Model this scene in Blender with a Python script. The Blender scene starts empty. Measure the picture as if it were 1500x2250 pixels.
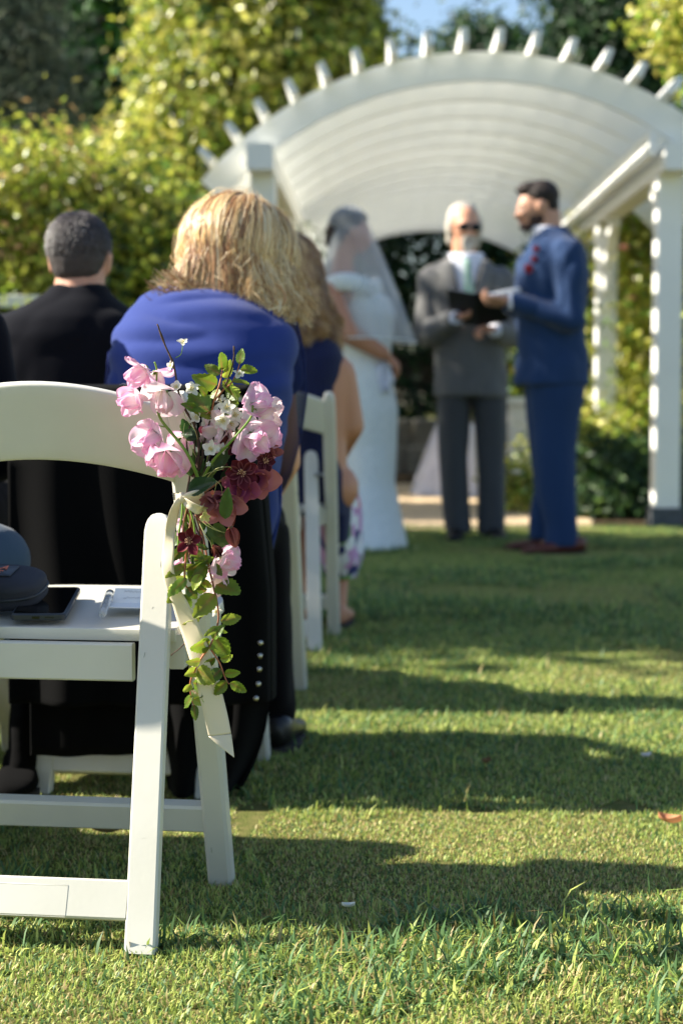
import bpy, bmesh, math, random
import numpy as np
from mathutils import Vector, Matrix, Quaternion, noise

SC = bpy.context.scene
COL = SC.collection
random.seed(7)
rng = np.random.default_rng(7)
R = math.radians

# ------------------------------------------------------------------ camera, sky, sun
CAM_H = 0.785
FPX = 4000.0                       # focal length in photo pixels (1500 x 2250)
PITCH = math.atan((1125 - 862) / FPX)
cam_d = bpy.data.cameras.new('camera')
cam = bpy.data.objects.new('camera', cam_d)
COL.objects.link(cam)
cam.location = (0, 0, CAM_H)
cam.rotation_euler = (math.pi / 2 - PITCH, 0, 0)
cam_d.sensor_fit = 'VERTICAL'
cam_d.sensor_height = 36.0
cam_d.lens = 36.0 * FPX / 2250
cam_d.clip_start = 0.05
cam_d.clip_end = 500
cam_d.dof.use_dof = True
cam_d.dof.focus_distance = 2.52
cam_d.dof.aperture_fstop = 4.4
cam_d.dof.aperture_blades = 9
SC.camera = cam

SUN_EL = R(38)
SUN_DIR = Vector((-0.9975 * math.cos(SUN_EL), 0.07 * math.cos(SUN_EL), math.sin(SUN_EL))).normalized()
w = bpy.data.worlds.new('World'); SC.world = w; w.use_nodes = True
nt = w.node_tree
sky = nt.nodes.new('ShaderNodeTexSky'); sky.sky_type = 'NISHITA'; sky.sun_disc = False
sky.sun_elevation = SUN_EL
sky.sun_rotation = math.atan2(SUN_DIR.x, SUN_DIR.y)
sky.air_density = 1.0; sky.dust_density = 0.6; sky.ozone_density = 1.2
bg = nt.nodes['Background']; bg.inputs['Strength'].default_value = 0.074
nt.links.new(sky.outputs[0], bg.inputs['Color'])
sun_d = bpy.data.lights.new('sun', 'SUN'); sun_d.energy = 5.0; sun_d.angle = R(0.6)
sun_d.color = (1.0, 0.93, 0.80)
sun = bpy.data.objects.new('sun', sun_d); COL.objects.link(sun)
sun.location = (-6, 2, 9)
sun.rotation_euler = SUN_DIR.to_track_quat('Z', 'Y').to_euler()
SC.view_settings.view_transform = 'Standard'
SC.view_settings.look = 'None'
SC.view_settings.exposure = 1.42
SC.view_settings.gamma = 1.0
SC.view_settings.use_curve_mapping = False
SC.render.engine = 'CYCLES'
SC.cycles.max_bounces = 8
SC.cycles.diffuse_bounces = 4
SC.cycles.glossy_bounces = 3
SC.cycles.transmission_bounces = 6
SC.cycles.transparent_max_bounces = 12
SC.cycles.sample_clamp_indirect = 8.0
SC.cycles.use_denoising = True
SC.cycles.denoiser = 'OPENIMAGEDENOISE'
SC.cycles.use_adaptive_sampling = False

# ------------------------------------------------------------------ helpers
CR = cam.rotation_euler.to_matrix()
def P(px, py, d):
    """world point seen at photo pixel (px, py) at distance d along +Y"""
    v = CR @ Vector(((px - 750) / FPX, (1125 - py) / FPX, -1.0))
    v *= d / v.y
    return Vector((v.x, v.y, v.z + CAM_H))
def G(px, py):
    v = CR @ Vector(((px - 750) / FPX, (1125 - py) / FPX, -1.0))
    v *= CAM_H / -v.z
    return Vector((v.x, v.y, 0))
def V(*a): return Vector(a)
def lin(c):
    """sRGB 0..255 triple -> linear"""
    r = []
    for x in c:
        x = x / 255.0
        r.append(x / 12.92 if x <= 0.04045 else ((x + 0.055) / 1.055) ** 2.4)
    return tuple(r)
def mixc(a, b, t): return tuple(a[i] * (1 - t) + b[i] * t for i in range(3))

def pmat(name, col=None, rough=0.5, var=0.0, vscale=6.0, var_col=None, bump=0.0, bscale=60.0, spec=0.5,
         transl=0.0, sheen=0.0, coat=0.0, metal=0.0, vdetail=4.0, alpha=1.0, transm=0.0, weave=False, stretch=None, bdist=0.01):
    m = bpy.data.materials.new(name); m.use_nodes = True
    nt = m.node_tree; N = nt.nodes; L = nt.links
    b = N['Principled BSDF']; out = N['Material Output']
    b.inputs['Roughness'].default_value = rough
    b.inputs['Specular IOR Level'].default_value = spec
    b.inputs['Sheen Weight'].default_value = sheen
    b.inputs['Coat Weight'].default_value = coat
    b.inputs['Metallic'].default_value = metal
    b.inputs['Alpha'].default_value = alpha
    b.inputs['Transmission Weight'].default_value = transm
    tc = N.new('ShaderNodeTexCoord')
    src = tc.outputs['Object']
    if stretch:
        mp = N.new('ShaderNodeMapping'); mp.inputs['Scale'].default_value = stretch
        L.new(src, mp.inputs['Vector']); src = mp.outputs[0]
    if col is None:
        a = N.new('ShaderNodeAttribute'); a.attribute_name = 'col'; c_out = a.outputs['Color']
    else:
        rgb = N.new('ShaderNodeRGB'); rgb.outputs[0].default_value = (*col, 1); c_out = rgb.outputs[0]
    if var > 0:
        nz = N.new('ShaderNodeTexNoise'); nz.inputs['Scale'].default_value = vscale; nz.inputs['Detail'].default_value = vdetail
        L.new(src, nz.inputs['Vector'])
        rmp = N.new('ShaderNodeMapRange'); rmp.inputs[1].default_value = 0.35; rmp.inputs[2].default_value = 0.7
        rmp.inputs[3].default_value = 0; rmp.inputs[4].default_value = var
        L.new(nz.outputs['Fac'], rmp.inputs[0])
        mx = N.new('ShaderNodeMix'); mx.data_type = 'RGBA'
        L.new(rmp.outputs[0], mx.inputs['Factor']); L.new(c_out, mx.inputs['A'])
        if var_col is not None:
            mx.inputs['B'].default_value = (*var_col, 1)
        else:
            mm = N.new('ShaderNodeMix'); mm.data_type = 'RGBA'; mm.blend_type = 'MULTIPLY'; mm.inputs['Factor'].default_value = 1
            L.new(c_out, mm.inputs['A']); mm.inputs['B'].default_value = (.35, .35, .35, 1)
            L.new(mm.outputs['Result'], mx.inputs['B'])
        c_out = mx.outputs['Result']
    L.new(c_out, b.inputs['Base Color'])
    if bump > 0:
        bn = N.new('ShaderNodeTexNoise'); bn.inputs['Scale'].default_value = bscale; bn.inputs['Detail'].default_value = 5
        L.new(src, bn.inputs['Vector'])
        bp = N.new('ShaderNodeBump'); bp.inputs['Strength'].default_value = bump; bp.inputs['Distance'].default_value = bdist
        L.new(bn.outputs['Fac'], bp.inputs['Height']); L.new(bp.outputs[0], b.inputs['Normal'])
    if transl > 0:
        t = N.new('ShaderNodeBsdfTranslucent'); L.new(c_out, t.inputs['Color'])
        ms = N.new('ShaderNodeMixShader'); ms.inputs[0].default_value = transl
        L.new(b.outputs[0], ms.inputs[1]); L.new(t.outputs[0], ms.inputs[2]); L.new(ms.outputs[0], out.inputs['Surface'])
    return m

def sheer_mat(name, col, opacity, rough=0.8):
    m = bpy.data.materials.new(name); m.use_nodes = True
    N = m.node_tree.nodes; L = m.node_tree.links
    b = N['Principled BSDF']; b.inputs['Base Color'].default_value = (*col, 1); b.inputs['Roughness'].default_value = rough
    b.inputs['Specular IOR Level'].default_value = 0.1
    tr = N.new('ShaderNodeBsdfTransparent'); tl = N.new('ShaderNodeBsdfTranslucent'); tl.inputs['Color'].default_value = (*col, 1)
    m1 = N.new('ShaderNodeMixShader'); m1.inputs[0].default_value = 0.4
    L.new(b.outputs[0], m1.inputs[1]); L.new(tl.outputs[0], m1.inputs[2])
    lw = N.new('ShaderNodeLayerWeight'); lw.inputs['Blend'].default_value = 0.35
    mr = N.new('ShaderNodeMapRange'); mr.inputs[3].default_value = opacity; mr.inputs[4].default_value = min(1, opacity * 2.0)
    L.new(lw.outputs['Facing'], mr.inputs[0])
    m2 = N.new('ShaderNodeMixShader'); L.new(mr.outputs[0], m2.inputs[0])
    L.new(tr.outputs[0], m2.inputs[1]); L.new(m1.outputs[0], m2.inputs[2])
    L.new(m2.outputs[0], N['Material Output'].inputs['Surface'])
    return m

def tag(o, label=None, cat=None, group=None, kind=None):
    if label: o['label'] = label
    if cat: o['category'] = cat
    if group: o['group'] = group
    if kind: o['kind'] = kind
    return o
def empty(name, loc=(0, 0, 0), rz=0.0, label=None, cat=None, group=None):
    o = bpy.data.objects.new(name, None); COL.objects.link(o)
    o.location = loc; o.rotation_euler = (0, 0, rz); o.empty_display_size = 0.1
    return tag(o, label, cat, group)
def wloc(o):
    """world matrix of a (possibly nested) object from its own transforms"""
    m = Matrix.LocRotScale(o.location, o.rotation_euler, o.scale)
    return wloc(o.parent) @ m if o.parent else m
def link(name, me, mat, parent=None, local=False):
    """link a mesh; verts given in world space are re-expressed in the parent's frame unless local"""
    o = bpy.data.objects.new(name, me); COL.objects.link(o)
    if mat is not None and not me.materials: me.materials.append(mat)
    if parent is not None:
        o.parent = parent
        if not local:
            me.transform(wloc(parent).inverted())
    return o

class MB:
    def __init__(s): s.v = []; s.f = []; s.c = []
    def add(s, vs, fs, col=None):
        n = len(s.v); s.v.extend([tuple(v) for v in vs]); s.f.extend([tuple(i + n for i in f) for f in fs])
        if col is None: col = (1, 1, 1)
        if isinstance(col[0], (int, float)): s.c.extend([col] * len(vs))
        else: s.c.extend(col)
    def mesh(s, name, smooth=True):
        me = bpy.data.meshes.new(name); me.from_pydata(s.v, [], s.f)
        a = me.color_attributes.new('col', 'FLOAT_COLOR', 'POINT')
        arr = np.ones((len(s.v), 4), dtype=np.float32); arr[:, :3] = np.array(s.c, dtype=np.float32).reshape(-1, 3)
        a.data.foreach_set('color', arr.ravel())
        if smooth: me.polygons.foreach_set('use_smooth', [True] * len(me.polygons))
        me.update(); return me
    def build(s, name, mat, parent=None, smooth=True, local=False, bevel=0, solid=0, sub=0, sharp=None):
        me = s.mesh(name, smooth)
        if sharp is not None:
            me.set_sharp_from_angle(angle=R(sharp))
        o = link(name, me, mat, parent, local)
        if solid:
            md = o.modifiers.new('solid', 'SOLIDIFY'); md.thickness = solid; md.offset = 0
        if bevel:
            md = o.modifiers.new('bevel', 'BEVEL'); md.width = bevel; md.segments = 2; md.limit_method = 'ANGLE'
        if sub:
            md = o.modifiers.new('sub', 'SUBSURF'); md.levels = sub; md.render_levels = sub
        return o
    # --- shapes
    def box(s, c, size, rot=None, col=None):
        hx, hy, hz = size[0] / 2, size[1] / 2, size[2] / 2
        vs = [Vector((x, y, z)) for x in (-hx, hx) for y in (-hy, hy) for z in (-hz, hz)]
        if rot is not None: vs = [rot @ v for v in vs]
        vs = [v + Vector(c) for v in vs]
        s.add(vs, [(0, 1, 3, 2), (4, 6, 7, 5), (0, 4, 5, 1), (2, 3, 7, 6), (0, 2, 6, 4), (1, 5, 7, 3)], col)
    def tube(s, pts, rad, n=8, cap=True, col=None):
        pts = [Vector(p) for p in pts]
        if isinstance(rad, (int, float)): rad = [rad] * len(pts)
        vs = []; up = None
        for i, p in enumerate(pts):
            t = (pts[min(i + 1, len(pts) - 1)] - pts[max(i - 1, 0)])
            t = t.normalized() if t.length > 1e-9 else Vector((0, 0, 1))
            if up is None:
                up = t.orthogonal().normalized()
            else:
                up = (up - t * up.dot(t)); up = up.normalized() if up.length > 1e-6 else t.orthogonal().normalized()
            b = t.cross(up)
            for k in range(n):
                a = 2 * math.pi * k / n
                vs.append(p + (up * math.cos(a) + b * math.sin(a)) * rad[i])
        fs = [(i * n + k, i * n + (k + 1) % n, (i + 1) * n + (k + 1) % n, (i + 1) * n + k) for i in range(len(pts) - 1) for k in range(n)]
        if cap:
            fs.append(tuple(range(n - 1, -1, -1))); fs.append(tuple((len(pts) - 1) * n + k for k in range(n)))
        if col is not None and not isinstance(col[0], (int, float)): col = [c for c in col for _ in range(n)]
        s.add(vs, fs, col)
    def sweep(s, pts, u, a, b, ch=0.25, col=None):
        """chamfered bar: half width a along u, half thickness b along the other axis"""
        pts = [Vector(p) for p in pts]; u = Vector(u).normalized(); n = len(pts)
        if isinstance(a, (int, float)): a = [a] * n
        if isinstance(b, (int, float)): b = [b] * n
        vs = []
        for i, p in enumerate(pts):
            t = (pts[min(i + 1, n - 1)] - pts[max(i - 1, 0)]).normalized(); v = t.cross(u).normalized()
            A, B = a[i], b[i]; c = ch * min(A, B)
            for (x, y) in ((A, B - c), (A - c, B), (-A + c, B), (-A, B - c), (-A, -B + c), (-A + c, -B), (A - c, -B), (A, -B + c)):
                vs.append(p + u * x + v * y)
        fs = [(i * 8 + k, i * 8 + (k + 1) % 8, (i + 1) * 8 + (k + 1) % 8, (i + 1) * 8 + k) for i in range(n - 1) for k in range(8)]
        fs.append(tuple(range(7, -1, -1))); fs.append(tuple((n - 1) * 8 + k for k in range(8)))
        s.add(vs, fs, col)
    def grid(s, fn, nu, nv, col=None, closed=False):
        vs = []; cs = []
        for i in range(nu):
            for j in range(nv):
                r = fn(i / (nu - 1), j / (nv - (0 if closed else 1)))
                if isinstance(r, tuple) and len(r) == 2: vs.append(r[0]); cs.append(r[1])
                else: vs.append(r)
        fs = []
        for i in range(nu - 1):
            for j in range(nv if closed else nv - 1):
                j2 = (j + 1) % nv
                fs.append((i * nv + j, (i + 1) * nv + j, (i + 1) * nv + j2, i * nv + j2))
        s.add(vs, fs, cs if cs else col)
    def ellipsoid(s, c, r, rot=None, nu=12, nv=16, col=None):
        c = Vector(c)
        def fn(u, v):
            th = math.pi * (0.001 + 0.998 * u); ph = 2 * math.pi * v
            p = Vector((r[0] * math.sin(th) * math.cos(ph), r[1] * math.sin(th) * math.sin(ph), r[2] * math.cos(th)))
            return c + (rot @ p if rot is not None else p)
        n0 = len(s.v); s.grid(fn, nu, nv, col, closed=True)
        s.f.append(tuple(n0 + k for k in range(nv))); s.f.append(tuple(n0 + (nu - 1) * nv + k for k in range(nv - 1, -1, -1)))
    def loft(s, rings, n=20, col=None, power=2.0, cap=True):
        """rings: (center, half_x, half_y[, rotz[, tilt matrix]]) horizontal-ish superellipses"""
        vs = []
        for rg in rings:
            c = Vector(rg[0]); hx, hy = rg[1], rg[2]; rz = rg[3] if len(rg) > 3 else 0; M = rg[4] if len(rg) > 4 else None
            for k in range(n):
                a = 2 * math.pi * k / n; ca, sa = math.cos(a), math.sin(a)
                x = hx * math.copysign(abs(ca) ** (2 / power), ca); y = hy * math.copysign(abs(sa) ** (2 / power), sa)
                p = Vector((x * math.cos(rz) - y * math.sin(rz), x * math.sin(rz) + y * math.cos(rz), 0))
                vs.append(c + (M @ p if M is not None else p))
        m = len(rings)
        fs = [(i * n + k, i * n + (k + 1) % n, (i + 1) * n + (k + 1) % n, (i + 1) * n + k) for i in range(m - 1) for k in range(n)]
        if cap:
            fs.append(tuple(range(n - 1, -1, -1))); fs.append(tuple((m - 1) * n + k for k in range(n)))
        s.add(vs, fs, col)
    def capsule(s, p0, p1, r0, r1, n=12):
        p0, p1 = Vector(p0), Vector(p1); d = (p1 - p0); L = d.length; t = d / L
        pts = []; rr = []
        for k in range(4):
            a = math.pi / 2 * k / 4; pts.append(p0 - t * r0 * math.cos(a)); rr.append(max(r0 * math.sin(a), 1e-4))
        pts.append(p0); rr.append(r0); pts.append(p1); rr.append(r1)
        for k in range(3, -1, -1):
            a = math.pi / 2 * k / 4; pts.append(p1 + t * r1 * math.cos(a)); rr.append(max(r1 * math.sin(a), 1e-4))
        s.tube(pts, rr, n=n)
    def chain(s, pts, rad, n=12):
        for i in range(len(pts) - 1): s.capsule(pts[i], pts[i + 1], rad[i], rad[i + 1], n)

def sculpt(mb, name, mat, parent, voxel=0.01, smooth=6, fold=None, sub=False):
    """fuse the shapes of mb into one continuous skin"""
    me = mb.mesh('tmp'); o = bpy.data.objects.new('tmp', me); COL.objects.link(o)
    bmx = bmesh.new(); bmx.from_mesh(me); bmesh.ops.recalc_face_normals(bmx, faces=bmx.faces); bmx.to_mesh(me); bmx.free()
    rm = o.modifiers.new('r', 'REMESH'); rm.mode = 'VOXEL'; rm.voxel_size = voxel; rm.use_smooth_shade = True
    if smooth:
        sm = o.modifiers.new('s', 'SMOOTH'); sm.iterations = smooth; sm.factor = 0.5
    dg = bpy.context.evaluated_depsgraph_get(); ev = o.evaluated_get(dg)
    nm = bpy.data.meshes.new_from_object(ev); nm.name = name
    COL.objects.unlink(o); bpy.data.objects.remove(o); bpy.data.meshes.remove(me)
    nm.materials.clear()
    if fold:
        n = len(nm.vertices); co = np.empty(n * 3, dtype=np.float32); nm.vertices.foreach_get('co', co); co = co.reshape(-1, 3)
        no = np.empty(n * 3, dtype=np.float32); nm.vertex_normals.foreach_get('vector', no); no = no.reshape(-1, 3)
        amp, sc, st = fold
        h = np.array([noise.noise(Vector((c[0] * sc * st[0], c[1] * sc * st[1], c[2] * sc * st[2]))) for c in co], dtype=np.float32)
        h = np.abs(h) * 2 - 0.4
        co = co + no * (h * amp)[:, None]; nm.vertices.foreach_set('co', co.ravel()); nm.update()
    nm.polygons.foreach_set('use_smooth', [True] * len(nm.polygons))
    return link(name, nm, mat, parent)

def copy_tree(o, parent=None):
    c = o.copy(); COL.objects.link(c)
    if parent is not None:
        c.parent = parent
    for ch in [x for x in COL.objects if x.parent == o]: copy_tree(ch, c)
    return c
# ------------------------------------------------------------------ setting: ground
def ground_sheet(name, poly, z, mat):
    me = bpy.data.meshes.new(name); me.from_pydata([(x, y, z) for x, y in poly], [], [tuple(range(len(poly)))])
    o = link(name, me, mat); o['kind'] = 'structure'; return o
m_soil = pmat('lawn_soil', lin((84, 92, 44)), rough=1.0, var=0.8, vscale=30, var_col=lin((120, 112, 70)), bump=0.6, bscale=200, spec=0.1)
m_bed = pmat('planting_bed_soil', lin((70, 58, 42)), rough=1.0, var=0.6, vscale=12, bump=1.0, bscale=40, spec=0.1)
m_path = pmat('path_gravel', lin((222, 196, 160)), rough=0.95, var=0.5, vscale=22, var_col=lin((150, 130, 106)), bump=0.5, bscale=160, spec=0.2)
ground_sheet('lawn', [(-60, -30), (60, -30), (60, 90), (-60, 90)], 0.0, m_soil)
ground_sheet('planting_bed', [(-14, 10.75), (14, 10.75), (14, 40), (-14, 40)], 0.004, m_bed)
ground_sheet('path', [(-0.55, 10.3), (1.45, 10.3), (1.9, 15.5), (-0.3, 15.5)], 0.008, m_path)

# ------------------------------------------------------------------ grass
m_grass = pmat('grass_blades', None, rough=0.5, spec=0.35, transl=0.35)
def grass_patch(name, seed, n, size, hmin, hmax, tuft=0.0, dry=0.15):
    r = np.random.default_rng(seed)
    x = r.uniform(-size / 2, size / 2, n); y = r.uniform(-size / 2, size / 2, n)
    if tuft:
        k = int(n * tuft); cx = r.uniform(-size / 2, size / 2, 22); cy = r.uniform(-size / 2, size / 2, 22); ci = r.integers(0, 22, k)
        x[:k] = cx[ci] + r.normal(0, 0.045, k); y[:k] = cy[ci] + r.normal(0, 0.03, k)
    h = r.uniform(hmin, hmax, n)
    if tuft: h[:k] *= r.uniform(1.1, 2.5, k) ** 1.1
    lean = np.abs(r.normal(0.75, 0.38, n)).clip(0.05, 1.4); az = r.uniform(0, 2 * np.pi, n)
    if tuft: lean[:k] = np.abs(r.normal(0.95, 0.4, k)).clip(.1, 1.45)
    wd = r.uniform(0.0008, 0.0017, n)
    if tuft: wd[:k] *= 1.7
    dx, dy = np.cos(az), np.sin(az)
    px, py = -dy, dx
    tw = r.uniform(-0.6, 0.6, n); px = px * np.cos(tw) + dx * np.sin(tw) * .3; py = py * np.cos(tw) + dy * np.sin(tw) * .3
    V5 = np.zeros((n, 5, 3), dtype=np.float32)
    def setp(i, l, ang, side, wf):
        V5[:, i, 0] = x + dx * l * np.sin(ang) + px * wd * side * wf
        V5[:, i, 1] = y + dy * l * np.sin(ang) + py * wd * side * wf
        V5[:, i, 2] = l * np.cos(ang)
    setp(0, h * 0, lean, -1, 1); setp(1, h * 0, lean, 1, 1)
    setp(2, h * .55, lean * .75, -1, .9); setp(3, h * .55, lean * .75, 1, .9)
    setp(4, h, lean * 1.1, 0, 0)
    V5[:, :, 2] -= 0.002
    me = bpy.data.meshes.new(name)
    me.vertices.add(n * 5); me.vertices.foreach_set('co', V5.ravel())
    base = np.arange(n) * 5
    loops = np.stack([base, base + 1, base + 3, base + 2, base + 2, base + 3, base + 4], axis=1).ravel()
    me.loops.add(n * 7); me.loops.foreach_set('vertex_index', loops.astype(np.int32))
    me.polygons.add(n * 2)
    ls = np.stack([np.arange(n) * 7, np.arange(n) * 7 + 4], axis=1).ravel()
    me.polygons.foreach_set('loop_start', ls.astype(np.int32))
    me.update(calc_edges=True)
    g1 = np.array(lin((136, 162, 74))); g2 = np.array(lin((202, 208, 116))); g3 = np.array(lin((92, 124, 74))); d1 = np.array(lin((214, 198, 142))); d2 = np.array(lin((150, 128, 76)))
    t = r.random((n, 1)); c = g1 * (1 - t) + g2 * t
    s3 = r.random(n) < 0.3; c[s3] = g3 * (0.8 + 0.4 * r.random((s3.sum(), 1)))
    sd = r.random(n) < dry; tt = r.random((sd.sum(), 1)); c[sd] = d1 * tt + d2 * (1 - tt)
    if tuft:
        kt = np.zeros(n, bool); kt[:k] = r.random(k) < 0.6; c[kt] = g3 * (0.7 + 0.7 * r.random((kt.sum(), 1)))
    cc = np.ones((n, 5, 4), dtype=np.float32); cc[:, :, :3] = c[:, None, :]
    a = me.color_attributes.new('col', 'FLOAT_COLOR', 'POINT'); a.data.foreach_set('color', cc.ravel())
    me.materials.append(m_grass)
    return me
PS = 0.42
patches = [grass_patch('grass_patch', 11, 9000, PS, .007, .019, .015), grass_patch('grass_patch', 12, 9000, PS, .008, .022, .08, .14),
           grass_patch('grass_patch', 13, 8500, PS, .009, .025, .24, .2), grass_patch('grass_patch', 14, 8500, PS, .010, .029, .42, .16),
           grass_patch('grass_patch', 15, 9500, PS, .006, .015, 0, .35)]
patch_obs = [bpy.data.objects.new('grass_patch', m) for m in patches]
def grass_field():
    pts = []; kind = []; rot = []; scl = []
    st = 0.36
    ny = int((10.75 - 1.3) / st)
    for j in range(-1, ny + 1):
        yy = 1.4 + j * st
        xm = min(4.2, 0.6 + 0.42 * yy)
        for i in range(int(-xm / st) - 1, int(xm / st) + 2):
            x = i * st + random.uniform(-.03, .03); y = yy + random.uniform(-.03, .03)
            if y > 10.68: continue
            n1 = noise.noise(Vector((x * 1.3, y * 1.6, 3.1))); n2 = noise.noise(Vector((x * 0.9, y * 1.1, 9.7)))
            k = 0 if n1 < -.12 else (1 if n1 < .1 else (2 if n1 < .28 else 3))
            if y < 1.9 and k < 2 and random.random() < .4: k = 3
            if 2.45 < y < 3.2 and x > -.15: k = 3 if random.random() < .4 else 2
            elif 2.05 < y < 2.6: k = random.choice((4, 0, 1, 1))
            elif y < 2.05: k = random.choice((1, 2, 2, 4))
            elif 1.9 < y < 3.2: k = random.choice((0, 1, 2))
            elif 3.4 < y < 5.2: k = min(k, 1)
            if n2 > .22: k = 4
            pts.append((x, y, 0)); kind.append(k); rot.append(random.uniform(0, 6.283)); scl.append(random.uniform(.85, 1.15))
    me = bpy.data.meshes.new('grass'); me.from_pydata(pts, [], [])
    for nm, dat, ty in (('kind', kind, 'INT'), ('rot', rot, 'FLOAT'), ('scl', scl, 'FLOAT')):
        at = me.attributes.new(nm, ty, 'POINT'); at.data.foreach_set('value', dat)
    o = bpy.data.objects.new('grass', me); COL.objects.link(o)
    me.materials.append(m_grass)
    tag(o, 'short mown green and straw coloured lawn grass', None, None, 'stuff')
    ng = bpy.data.node_groups.new('grass_instances', 'GeometryNodeTree')
    ng.interface.new_socket('Geometry', in_out='INPUT', socket_type='NodeSocketGeometry')
    ng.interface.new_socket('Geometry', in_out='OUTPUT', socket_type='NodeSocketGeometry')
    N = ng.nodes; L = ng.links
    gi = N.new('NodeGroupInput'); go = N.new('NodeGroupOutput'); jn = N.new('GeometryNodeJoinGeometry')
    def attr(n, t):
        a = N.new('GeometryNodeInputNamedAttribute'); a.data_type = t; a.inputs['Name'].default_value = n; return a.outputs['Attribute']
    ak, ar, asl = attr('kind', 'INT'), attr('rot', 'FLOAT'), attr('scl', 'FLOAT')
    cx = N.new('ShaderNodeCombineXYZ'); L.new(ar, cx.inputs['Z'])
    for q, po in enumerate(patch_obs):
        oi = N.new('GeometryNodeObjectInfo'); oi.inputs['Object'].default_value = po
        cmp_ = N.new('FunctionNodeCompare'); cmp_.data_type = 'INT'; cmp_.operation = 'EQUAL'
        L.new(ak, cmp_.inputs[2]); cmp_.inputs[3].default_value = q
        ip = N.new('GeometryNodeInstanceOnPoints')
        L.new(gi.outputs[0], ip.inputs['Points']); L.new(cmp_.outputs[0], ip.inputs['Selection']); L.new(oi.outputs['Geometry'], ip.inputs['Instance'])
        L.new(cx.outputs[0], ip.inputs['Rotation']); L.new(asl, ip.inputs['Scale'])
        L.new(ip.outputs[0], jn.inputs[0])
    L.new(jn.outputs[0], go.inputs[0])
    md = o.modifiers.new('grass', 'NODES'); md.node_group = ng
grass_field()

# ------------------------------------------------------------------ pergola
m_white = pmat('pergola_white_paint', lin((248, 248, 243)), rough=0.55, var=0.10, vscale=4, var_col=lin((190, 192, 186)), bump=0.05, bscale=30)
m_plinth = pmat('post_base_concrete', lin((92, 96, 100)), rough=0.9, var=0.4, vscale=20, bump=0.3)
AX = 0.0205                       # drift of the pergola axis per metre of depth
def pergola():
    root = empty('pergola', (0.73, 10.75, 0), 0, 'long white arched wooden pergola over the path behind the couple', 'pergola')
    d0 = 10.72
    xs = lambda side, d: (1.905 if side > 0 else -0.455) + AX * (d - d0)
    posts = [d0 + 2.9 * k for k in range(4)]
    for side in (-1, 1):
        for k, d in enumerate(posts):
            b = MB(); x = xs(side, d)
            b.box((x, d, 1.02), (.15, .15, 2.04 - .0), None)
            po = b.build('post', m_white, root, smooth=False, bevel=.008)
            c = MB(); c.box((x, d, 0.055), (.185, .185, .11)); c.build('base', m_plinth, po, smooth=False)
            c = MB()      # curved brackets along the beam
            for sgn in (-1, 1):
                def br(t, sgn=sgn, x=x, d=d):
                    return V(x, d + sgn * (.08 + .36 * t ** 1.6), 1.52 + .5 * t ** 0.62)
                if sgn < 0 and k == 0: continue
                c.sweep([br(i / 6) for i in range(7)], (1, 0, 0), .035, .045)
            if c.v: c.build('bracket', m_white, po, smooth=False)
        b = MB(); y0, y1 = posts[0] - .35, posts[-1] + 1.2
        b.sweep([(xs(side, y0), y0, 2.115), (xs(side, y1), y1, 2.115)], (1, 0, 0), .075, .075, .12)
        b.build('beam', m_white, root, smooth=False)
        if side < 0: continue
        b = MB(); b.sweep([(xs(side, y0) - side * .13, y0 + .1, 2.20), (xs(side, y1) - side * .13, y1, 2.20)], (1, 0, 0), .02, .07, .1)
        b.build('inner_rail', m_white, root, smooth=False)
    # arched ribs
    Rr = 2.13; cz = 2.745 - Rr
    nr = 15
    for k in range(nr):
        d = d0 - .06 + .7 * k; xc = 0.80 + AX * (d - d0)
        b = MB(); n = 36; vs = []; amax = 0.86
        for i in range(n + 1):
            a = -amax + 2 * amax * i / n
            ro = Rr; ri = Rr - .165
            for r_ in (ro, ri):
                for yy in (-.022, .022): vs.append((xc + r_ * math.sin(a), d + yy, cz + r_ * math.cos(a)))
        fs = []
        for i in range(n):
            q = i * 4; p = q + 4
            fs += [(q, p, p + 1, q + 1), (q + 2, q + 3, p + 3, p + 2), (q, q + 2, p + 2, p), (q + 1, p + 1, p + 3, q + 3)]
        fs += [(0, 1, 3, 2), (n * 4, n * 4 + 2, n * 4 + 3, n * 4 + 1)]
        b.add(vs, fs); b.build('rib', m_white, root, smooth=False)
    # lengthwise purlins on top of the ribs, their ends standing out in front
    np_ = 18
    for k in range(np_):
        a = -0.80 + 1.60 * k / (np_ - 1); r_ = Rr + .047
        y0 = d0 - .33; y1 = d0 + .7 * (nr - 1) + .2
        u = V(math.cos(a), 0, -math.sin(a))
        pt = lambda d: V(0.80 + AX * (d - d0) + r_ * math.sin(a), d, cz + r_ * math.cos(a))
        b = MB(); b.sweep([pt(y0), pt(y1)], u, .021, .045, .15); b.build('purlin', m_white, root, smooth=False)
pergola()

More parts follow.
